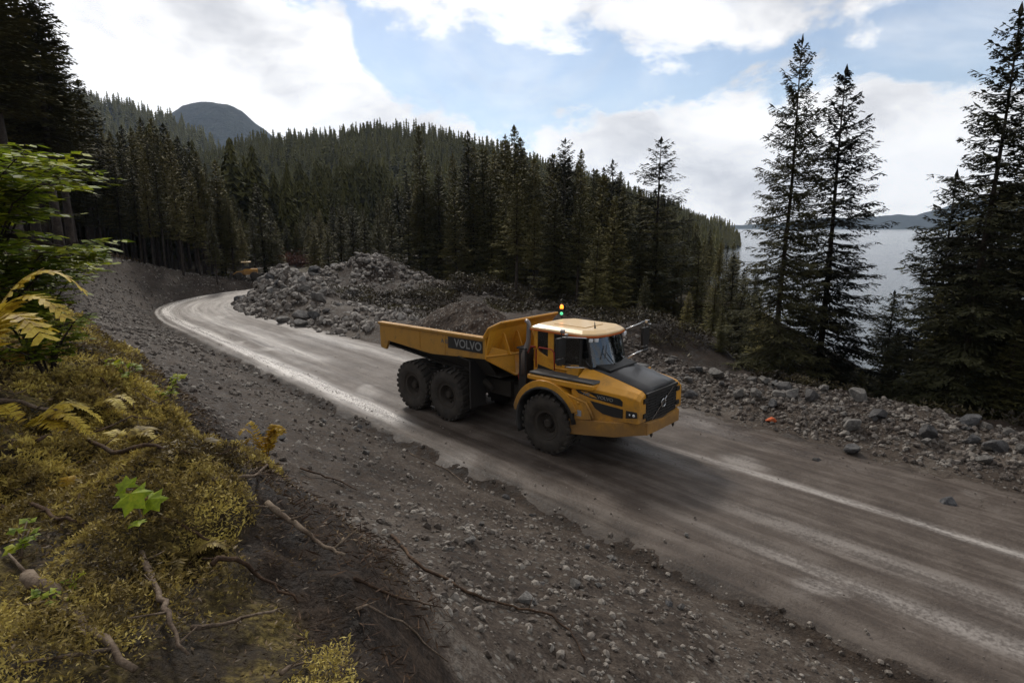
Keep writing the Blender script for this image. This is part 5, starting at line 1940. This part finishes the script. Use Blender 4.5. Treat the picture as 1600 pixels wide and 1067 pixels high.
# moss: cushions of fine shoots, thick where the noise says so
def edge_ok(x, y, off=0.0):
    s0, q0 = road_coords(x, y)
    a0 = np.abs(q0) - HALF
    return a0 + 1.0 * fbm(x * .8, y * .8, 4) > 7.6 + off + 1.5 * (1 - sstep(s0, 1.5, 8))


n = 430000
x, y = bank_pts(n, -1.5, 26, 7.1, 15.5, 1.5)
x2, y2 = bank_pts(520000, .3, 9, 7.8, 13.5, 1.25)
x = np.concatenate([x, x2]); y = np.concatenate([y, y2])
D = np.hypot(x, y)
cl_ = fbm(x * 1.3 + 4, y * 1.3, 4, .55) + .25 * fbm(x * 5, y * 5, 2)
s9, _q9 = road_coords(x, y)
k = (cl_ + r.normal(0, .14, len(x)) > -.16 + .42 * (1 - sstep(s9, 1.5, 5.5))) & (D > .9) & edge_ok(x, y)
x, y, D, cl_ = x[k], y[k], D[k], cl_[k]
z = height(x, y) + np.clip(cl_ + .1, 0, 1) * .30 * r.rand(len(x)) + .07 * np.abs(fbm(x * 7, y * 7, 2)) 
leaf_cloud('moss', np.stack([x, y, z], -1), (.008 + .0050 * D) * r.uniform(.4, 1.7, len(x)), M['moss'], 'olive and yellow moss covering the bank top in the foreground', 'moss', 1, .8, .30)
n = 110000
x, y = bank_pts(n, -1.5, 26, 6.3, 15.5, 1.9)
D = np.hypot(x, y)
k = (D > .9) & edge_ok(x, y, -.8)
x, y, D = x[k], y[k], D[k]
z = height(x, y) + .05 * r.rand(len(x))
leaf_cloud('forest_litter', np.stack([x, y, z], -1), (.010 + .006 * D) * r.uniform(.5, 1.6, len(x)), M['litter'], 'brown needles, twigs and dead litter between the moss on the bank', 'litter', 2, .3, .3)
# hanging root mat under the rim of the bank
n = 16000
x, y = bank_pts(n, -1.5, 16, 6.3, 9.2, 1.2)
z = height(x, y) + .02 + .16 * r.rand(n)
k = (fbm(x * 2.2, y * 2.2, 3) > -.1) & edge_ok(x, y, -1.3) & ~edge_ok(x, y, .3)
leaf_cloud('hanging_roots', np.stack([x, y, z], -1)[k], .06 + .10 * r.rand(n)[k], M['root'], 'fine brown roots and torn turf hanging over the cut edge of the bank', 'roots', 3, -.4, .10)
# ground plants further along the bank (left, in front of the stand)
n = 26000
s_ = r.uniform(24, 62, n); a__ = 7.0 + 22 * r.rand(n) ** 1.3
x, y = xy_many(s_, -(HALF + a__))
k = fbm(x * .35, y * .35, 3) > -.15
x, y = x[k], y[k]
z = height(x, y) + .35 * r.rand(len(x))
leaf_cloud('undergrowth', np.stack([x, y, z], -1), .12 + .16 * r.rand(len(x)), M['litter'], 'low brown and green undergrowth on the bank before the tall conifers', 'undergrowth', 4, .8, .5)


def stick(pts, r0, mat, label, lift=.03, cat='stick', name='stick', rise=0.0, wob=.02, n=5):
    P = [hit(px, py) for (px, py) in pts]
    Q = []
    for i in range(len(P) - 1):
        for j in range(n):
            u = j / n
            Q.append(P[i].lerp(P[i + 1], u))
    Q.append(P[-1])
    out_ = []
    for i, p in enumerate(Q):
        f = i / (len(Q) - 1)
        zz = float(height(np.array([p.x]), np.array([p.y]))[0])
        out_.append((p.x + rnd.uniform(-wob, wob), p.y + rnd.uniform(-wob, wob), max(p.z * .6 + zz * .4, zz) + lift + rise * f))
    b = MB()
    b.tube(out_, [r0 * (1 - .6 * i / (len(Q) - 1)) * rnd.uniform(.85, 1.15) for i in range(len(Q))], 8)
    # a few side twig stubs
    for i in range(1, len(Q) - 1, 4):
        a_ = rnd.uniform(0, 6.28); l = r0 * rnd.uniform(4, 9)
        o_ = out_[i]
        b.tube([o_, (o_[0] + l * math.cos(a_), o_[1] + l * math.sin(a_), o_[2] + l * .4)], [r0 * .35, r0 * .12], 5)
    o = b.build(name, mat, None, True)
    tag(o, label, cat)
    return o


stick([(226, 892), (250, 950), (270, 1000), (290, 1056)], .022, M['stick'], 'thick pale stick pointing down the dark bank face at lower left', .10)
stick([(140, 702), (235, 712), (300, 728), (348, 748)], .022, M['root'], 'dark brown branch lying across the moss above the bright leaf', .09, wob=.03)
stick([(196, 612), (250, 638), (330, 668)], .03, M['stick'], 'grey branch on the moss near the small green sprigs', .06, wob=.03)
stick([(420, 810), (455, 838), (492, 866), (540, 892)], .026, M['stick'], 'pale broken stick leaning over the torn rim of the bank', .12)
stick([(612, 838), (650, 882), (730, 928), (800, 952), (860, 964), (890, 988), (914, 1034)], .022, M['root'], 'long winding dark root running down the stony cut slope', .03, 'root', 'root')
stick([(556, 912), (620, 938), (690, 952)], .014, M['root'], 'short orange brown root beside the long winding one', .03, 'root', 'root')
stick([(-10, 640), (60, 652), (130, 640), (190, 625)], .028, M['stick'], 'pale long stick on the moss at the left frame edge', .08, wob=.03)
stick([(40, 925), (100, 965), (150, 1010), (210, 1075)], .040, M['stick'], 'thick mossy dead limb in the lower left corner', .08, 'dead limb', 'dead_limb')
stick([(240, 818), (300, 842), (345, 868)], .014, M['root'], 'thin brown twig right of the bright yellow green leaf', .06, 'twig', 'twig')
stick([(440, 1068), (486, 1044)], .012, M['stick'], 'short pale twig at the bottom edge of the view', .05, 'twig', 'twig')
stick([(470, 735), (520, 752), (560, 770)], .02, M['root'], 'dark root poking out of the rim above the gravel', .05, 'root', 'root')
stick([(640, 560 + 150), (700, 735), (745, 770)], .015, M['stick'], 'thin dirty branch lying along the ditch beside the road', .03)
stick([(0, 800), (70, 812), (140, 845)], .02, M['root'], 'brown branch half sunk in the moss left of the bright leaf', .05)
stick([(330, 900), (400, 915), (470, 960)], .018, M['root'], 'dark twig crossing the shaded bank face', .08, 'twig', 'twig')
stick([(560, 960), (640, 985), (700, 1040)], .012, M['stick'], 'thin grey twig on the stones below the bank rim', .03, 'twig', 'twig')


stick([(60, 705), (150, 690), (240, 668)], .016, M['root'], 'thin dark branch crossing the moss below the yellow fern', .10, wob=.03)
stick([(330, 770), (400, 762), (450, 745)], .018, M['stick'], 'pale grey branch near the rim above the shaded bank face', .10, wob=.03)
stick([(110, 590), (170, 615), (215, 650)], .02, M['root'], 'dark branch end sticking out of the moss below the shrubs', .08, wob=.03)
stick([(300, 1000), (380, 985), (450, 975)], .014, M['stick'], 'pale twig crossing the dark bank face at the bottom', .07, 'twig', 'twig')
# plants ---------------------------------------------------------------
def frond(b, base, az_, length, arch_, droop, pinn=.16, n=26, m=0, rise=1.0):
    P = []
    for i in range(n + 1):
        f = i / n
        P.append(Vector((base[0] + math.cos(az_) * length * f * (1 - .12 * f), base[1] + math.sin(az_) * length * f * (1 - .12 * f), base[2] + rise * arch_ * math.sin(f * 1.9) - droop * f * f)))
    b.tube(P, [.006 * (1 - .7 * i / n) for i in range(n + 1)], 4, m)
    for i in range(3, n + 1):
        f = i / n
        t_ = (P[i] - P[i - 1]).normalized()
        sd = t_.cross(Vector((0, 0, 1))).normalized()
        L = 1.3 * pinn * math.sin(min(1, f * 1.25 + .12) * math.pi * .86) ** .8 * length + .012
        for sg in (-1, 1):
            d = (sd * sg + t_ * .35 + Vector((0, 0, rnd.uniform(-.35, .05)))).normalized()
            w_ = t_ * (length / n * .85)
            p = P[i]
            b.add([p - w_ * .6, p + w_ * .6, p + d * L * .6 + w_ * .8, p + d * L, p + d * L * .6 - w_ * .5], [(0, 1, 2, 3, 4)], m)


def fern(px, py, Y, dz, n, length, mat, label, seed, arch_=.5, azs=None, droop=.35, group=None):
    r_ = random.Random(seed)
    x = wpos(px, Y, 5)[0]
    z = float(height(np.array([x]), np.array([Y]))[0]) + dz
    root = empty('fern', (x, Y, z))
    tag(root, label, 'fern', group)
    for i in range(n):
        a_ = (azs[i] if azs else r_.uniform(0, 6.28))
        b = MB()
        frond(b, (0, 0, 0), a_, length * r_.uniform(.8, 1.1), arch_ * r_.uniform(.8, 1.2), droop)
        b.build('frond', mat, root)
    return root


# tall yellow fern at the left frame edge
fern(-95, 0, 4.6, .0, 9, 1.25, M['fern_y'], 'large yellow fern with arching fronds at the left frame edge', 1, arch_=1.35, azs=[-.5, -.15, .2, .6, 1.1, 2.2, 3.3, -1.3, -.9], droop=.25)
fern(28, 0, 5.6, .0, 6, .7, M['fern_y'], 'low yellowing fern on the moss right of the large yellow one', 2, arch_=.35)
# orange fern on the rim: placed on the ground it grows from


def plant_at(px, py):
    p = hit(px, py)
    return p


def fern_at(px, py, n, length, mat, label, seed, arch_, droop=.1):
    p = hit(px, py)
    root = empty('fern', p)
    tag(root, label, 'fern')
    r_ = random.Random(seed)
    for i in range(n):
        b = MB(); frond(b, (0, 0, 0), r_.uniform(0, 6.28), length * r_.uniform(.8, 1.15), arch_ * r_.uniform(.8, 1.2), droop, pinn=.2, n=18)
        b.build('frond', mat, root)


fern_at(418, 716, 13, .50, M['fern_o'], 'orange yellow fern standing on the rim of the bank', 4, .62, .05)
fern_at(150, 640, 6, .45, M['moss'], 'dull yellow green fern clump in the middle of the mossy bank', 5, .2, .15)
fern_at(60, 560, 6, .6, M['fern_o'], 'yellow brown fern on the moss below the leafy shrub', 6, .3, .2)


def leaf_poly(b, c, ax, up, size, lobes=5, m=0):
    """palmate leaf: pointed lobes round the stalk"""
    ax = Vector(ax).normalized(); up = Vector(up).normalized()
    sd = up.cross(ax).normalized()
    c = Vector(c)
    pts = []
    n = lobes * 2
    for i in range(n + 1):
        th = -2.3 + 4.6 * i / n
        rr_2 = size * ((1.0 if i % 2 == 0 else .62) * (1 - .10 * abs(th)))
        pts.append(c + ax * math.cos(th) * rr_2 + sd * math.sin(th) * rr_2 + up * (-.14 * size * (th * th / 3)))
    b.add([c - ax * .1 * size + up * .05 * size] + pts, [(0, i + 1, i + 2) for i in range(n)], m)


# bright palmate leaves of a young shrub
p = hit(215, 842)
dc_ = empty('broad_leaf_plant', p)
tag(dc_, 'low plant with large bright yellow green lobed leaves in the moss', 'plant')
b = MB(); b.tube([(0, 0, -.05), (.02, .03, .12), (-.02, .06, .25)], [.010, .008, .006], 6); b.build('stem', M['stick'], dc_, True)
for (dx_, dy_, dz_, s_0, ax_, up_) in [(-.03, .04, .27, .15, (.4, -.5, -.55), (.1, -.75, .65)), (.06, .08, .22, .12, (.9, -.1, -.25), (.2, -.6, .75)), (-.10, .10, .30, .10, (-.7, .5, .35), (-.1, -.7, .7)), (.02, -.02, .12, .08, (.3, -.9, -.1), (0, -.3, .9))]:
    b = MB(); leaf_poly(b, (dx_, dy_, dz_), ax_, up_, s_0, 5); b.build('leaf', M['leaf_g'], dc_)


def sprig(px, py, h_, n, size, mat, label, seed):
    r_ = random.Random(seed)
    p = hit(px, py)
    root = empty('seedling', p)
    tag(root, label, 'plant')
    st = MB(); P = []
    lf = MB()
    for k in range(3):
        a_ = r_.uniform(0, 6.28)
        top = Vector((math.cos(a_) * h_ * .45, math.sin(a_) * h_ * .45, h_ * r_.uniform(.7, 1)))
        st.tube([(0, 0, -.03), top * .5 + Vector((0, 0, h_ * .1)), top], [.006, .005, .003], 5)
        for j in range(n // 3):
            q = .3 + .7 * r_.random()
            c = top * q + Vector((r_.uniform(-1, 1), r_.uniform(-1, 1), r_.uniform(-.3, .6))) * h_ * .16
            leaf_poly(lf, c, (r_.uniform(-1, 1), r_.uniform(-1, 1), r_.uniform(-.4, .2)), (r_.uniform(-.4, .4), r_.uniform(-.6, .1), 1), size * r_.uniform(.7, 1.2), 3)
    st.build('stem', M['stick'], root, True)
    lf.build('foliage', mat, root)


sprig(262, 632, .42, 30, .07, M['shrub'], 'small green seedling right of the pair on the bank slope', 1)
sprig(198, 602, .40, 24, .07, M['shrub'], 'small green seedling left of the other one on the bank slope', 2)
sprig(100, 960, .22, 18, .04, M['shrub'], 'little green plant in the moss in the lower left corner', 3)
fern_at(200, 690, 6, .38, M['moss'], 'flat olive fern clump left of the rim of the bank', 8, .15, .12)
fern_at(300, 715, 6, .36, M['moss'], 'olive fern clump near the rim beside the orange yellow fern', 9, .18, .12)
fern_at(105, 780, 6, .30, M['fern_o'], 'small orange brown fern left of the bright lobed leaves', 10, .16, .1)
fern_at(290, 880, 6, .26, M['moss'], 'small olive fern right of the thick pale stick', 11, .14, .1)
fern_at(45, 500, 6, .7, M['fern_y'], 'yellow fern clump under the leafy shrub', 12, .45, .2)
sprig(30, 880, .22, 20, .045, M['shrub'], 'pale green leaves by the left frame edge low down', 4)


def leafy_shrub(px, Y, height_, spread, nb, leaf, mat, label, seed, dens=26, lean=(0, 0)):
    r_ = random.Random(seed)
    x = wpos(px, Y, 5)[0]
    z = float(height(np.array([x]), np.array([Y]))[0])
    root = empty('leafy_shrub', (x, Y, z))
    tag(root, label, 'shrub')
    lf_v, lf_f = [], []
    st = MB()
    for k in range(nb):
        a_ = r_.uniform(0, 6.28)
        hh_ = height_ * r_.uniform(.45, 1.0); sp = spread * r_.uniform(.4, 1.0)
        ex_, ey_ = math.cos(a_) * sp + lean[0] * hh_, math.sin(a_) * sp + lean[1] * hh_
        C = [Vector((0, 0, -.1)), Vector((ex_ * .25, ey_ * .25, hh_ * .5)), Vector((ex_ * .65, ey_ * .65, hh_ * .85)), Vector((ex_, ey_, hh_ * .95))]
        st.tube(C, [.022, .016, .010, .004], 5)
        for j in range(dens):
            f = .30 + .70 * r_.random()
            i = min(int(f * 3), 2); u = f * 3 - i
            p = C[i].lerp(C[i + 1], u)
            ta = r_.uniform(0, 6.28); tl = spread * .42 * r_.uniform(.4, 1)
            q = p + Vector((math.cos(ta) * tl, math.sin(ta) * tl, r_.uniform(-.15, .12) * tl))
            st.tube([p, q], [.005, .002], 3, cap=False)
            for g in range(9):
                c = p.lerp(q, .25 + .75 * g / 8)
                aa = ta + (1 if g % 2 else -1) * r_.uniform(.5, 1.2)
                d = Vector((math.cos(aa), math.sin(aa), r_.uniform(-.35, .1)))
                sd = Vector((-math.sin(aa), math.cos(aa), r_.uniform(-.4, .4)))
                L = leaf * r_.uniform(.6, 1.2)
                i0 = len(lf_v)
                lf_v += [tuple(c), tuple(c + d * L * .4 + sd * L * .28), tuple(c + d * L), tuple(c + d * L * .4 - sd * L * .28)]
                lf_f.append((i0, i0 + 1, i0 + 2, i0 + 3))
    st.build('stem', M['bark'], root, True)
    link('foliage', mesh_np('foliage', np.array(lf_v), np.array(lf_f, dtype=np.int32), mat), root)
    return root


leafy_shrub(-40, 7.2, 3.3, 1.5, 30, .16, M['shrub'], 'tall leafy yellow green shrub at the left frame edge in front of the conifers', 1, 38)
leafy_shrub(50, 8.6, 1.9, .9, 13, .11, M['shrub'], 'lower leafy green shrub right of the tall one above the gravel slope', 2, 36)
leafy_shrub(75, 7.6, 1.0, .7, 8, .09, M['shrub'], 'small drooping green bush at the crest of the bank below the shrubs', 3, 18)
b = MB()
q0 = Vector((wpos(-30, 7.2, 6)[0], 7.2, 6.55)); q1 = Vector((wpos(110, 7.6, 6)[0], 7.6, 6.50))
b.tube([q0 + Vector((-1.2, 0, -.6)), q0, q0.lerp(q1, .4) + Vector((0, 0, .08)), q0.lerp(q1, .75), q1 + Vector((0, 0, -.05)), q1 + Vector((.25, .1, -.12))], [.045, .035, .03, .024, .016, .006], 6)
tag(b.build('dead_branch', M['bark'], None, True), 'black bare branch arching through the leafy shrub at the left', 'branch')
# reddish autumn brush beyond the first heap
xx, yy = wpos(462, 92, 2)[0], 92.0
r3 = np.random.RandomState(12)
n = 2600
P = np.stack([xx + r3.normal(0, 1.9, n), yy + r3.normal(0, 1.2, n), np.abs(r3.normal(0, .7, n))], -1)
P[:, 2] += height(P[:, 0], P[:, 1])
rs3 = empty('red_bush', (xx, yy, float(height(np.array([xx]), np.array([yy]))[0])))
tag(rs3, 'reddish autumn bush in the gap between the stand and the rounded hill', 'bush')
o = leaf_cloud('foliage', P - np.array(rs3.location), .25 + .2 * r3.rand(n), M['red_shrub'], None, None, 5, .8, .5, parent=rs3)
b = MB()
for k in range(7):
    a_ = k * .9
    b.tube([(0, 0, -.1), (math.cos(a_) * .8, math.sin(a_) * .6, .7), (math.cos(a_) * 1.6, math.sin(a_), 1.2)], [.04, .03, .01], 5)
b.build('stem', M['bark'], rs3)

# dark brush and torn undergrowth between the rubble and the trees
n = 60000
s_ = r.uniform(-9, 34, n); w__ = 4.6 + 13 * r.rand(n) ** 1.2
x, y = xy_many(s_, HALF + w__)
k = (fbm(x * .45, y * .45, 4) + .3 * fbm(x * 2, y * 2, 2) > -.08)
x, y = x[k], y[k]
bh = .15 + 1.1 * np.clip(fbm(x * .45, y * .45, 4) + .1, 0, 1)
z = height(x, y) + bh * r.rand(len(x))
leaf_cloud('brush', np.stack([x, y, z], -1), .10 + .16 * r.rand(len(x)), M['brush'], 'low dark brown and olive brush on the slope behind the rubble and the truck', 'brush', 14, .8, .35)
n = 42000
x = r.normal(-4, 7, n); y = r.normal(54, 6, n)
_, qq = road_coords(x, y)
k = (qq > HALF + 3) & (fbm(x * .3, y * .3, 4) > -.12)
x, y = x[k], y[k]
z = height(x, y) + 1.3 * r.rand(len(x)) * np.clip(.25 + fbm(x * .4, y * .4, 3), .1, 1)
leaf_cloud('brush', np.stack([x, y, z], -1), .14 + .2 * r.rand(len(x)), M['brush'], 'brown scrub between the rubble heap and the forest edge', 'brush', 15, .8, .35)

# ------------------------------------------------------------------ air
hb_ = MB(); hb_.box(-4600, 4900, -60, 5400, -25, 560)
hm = bpy.data.materials.new('air')
hm.use_nodes = True
t = NT(hm.node_tree)
pv = t.n('ShaderNodeVolumePrincipled')
pv.inputs['Color'].default_value = (0.60, 0.76, 1.0, 1)
pv.inputs['Density'].default_value = 0.00008
pv.inputs['Anisotropy'].default_value = 0.2
o_ = t.n('ShaderNodeOutputMaterial')
t.link(pv.outputs[0], o_.inputs['Volume'])
tag(hb_.build('haze', hm), 'thin blue air softening the far hills, the mountain and the lake shore', 'haze', kind='stuff')
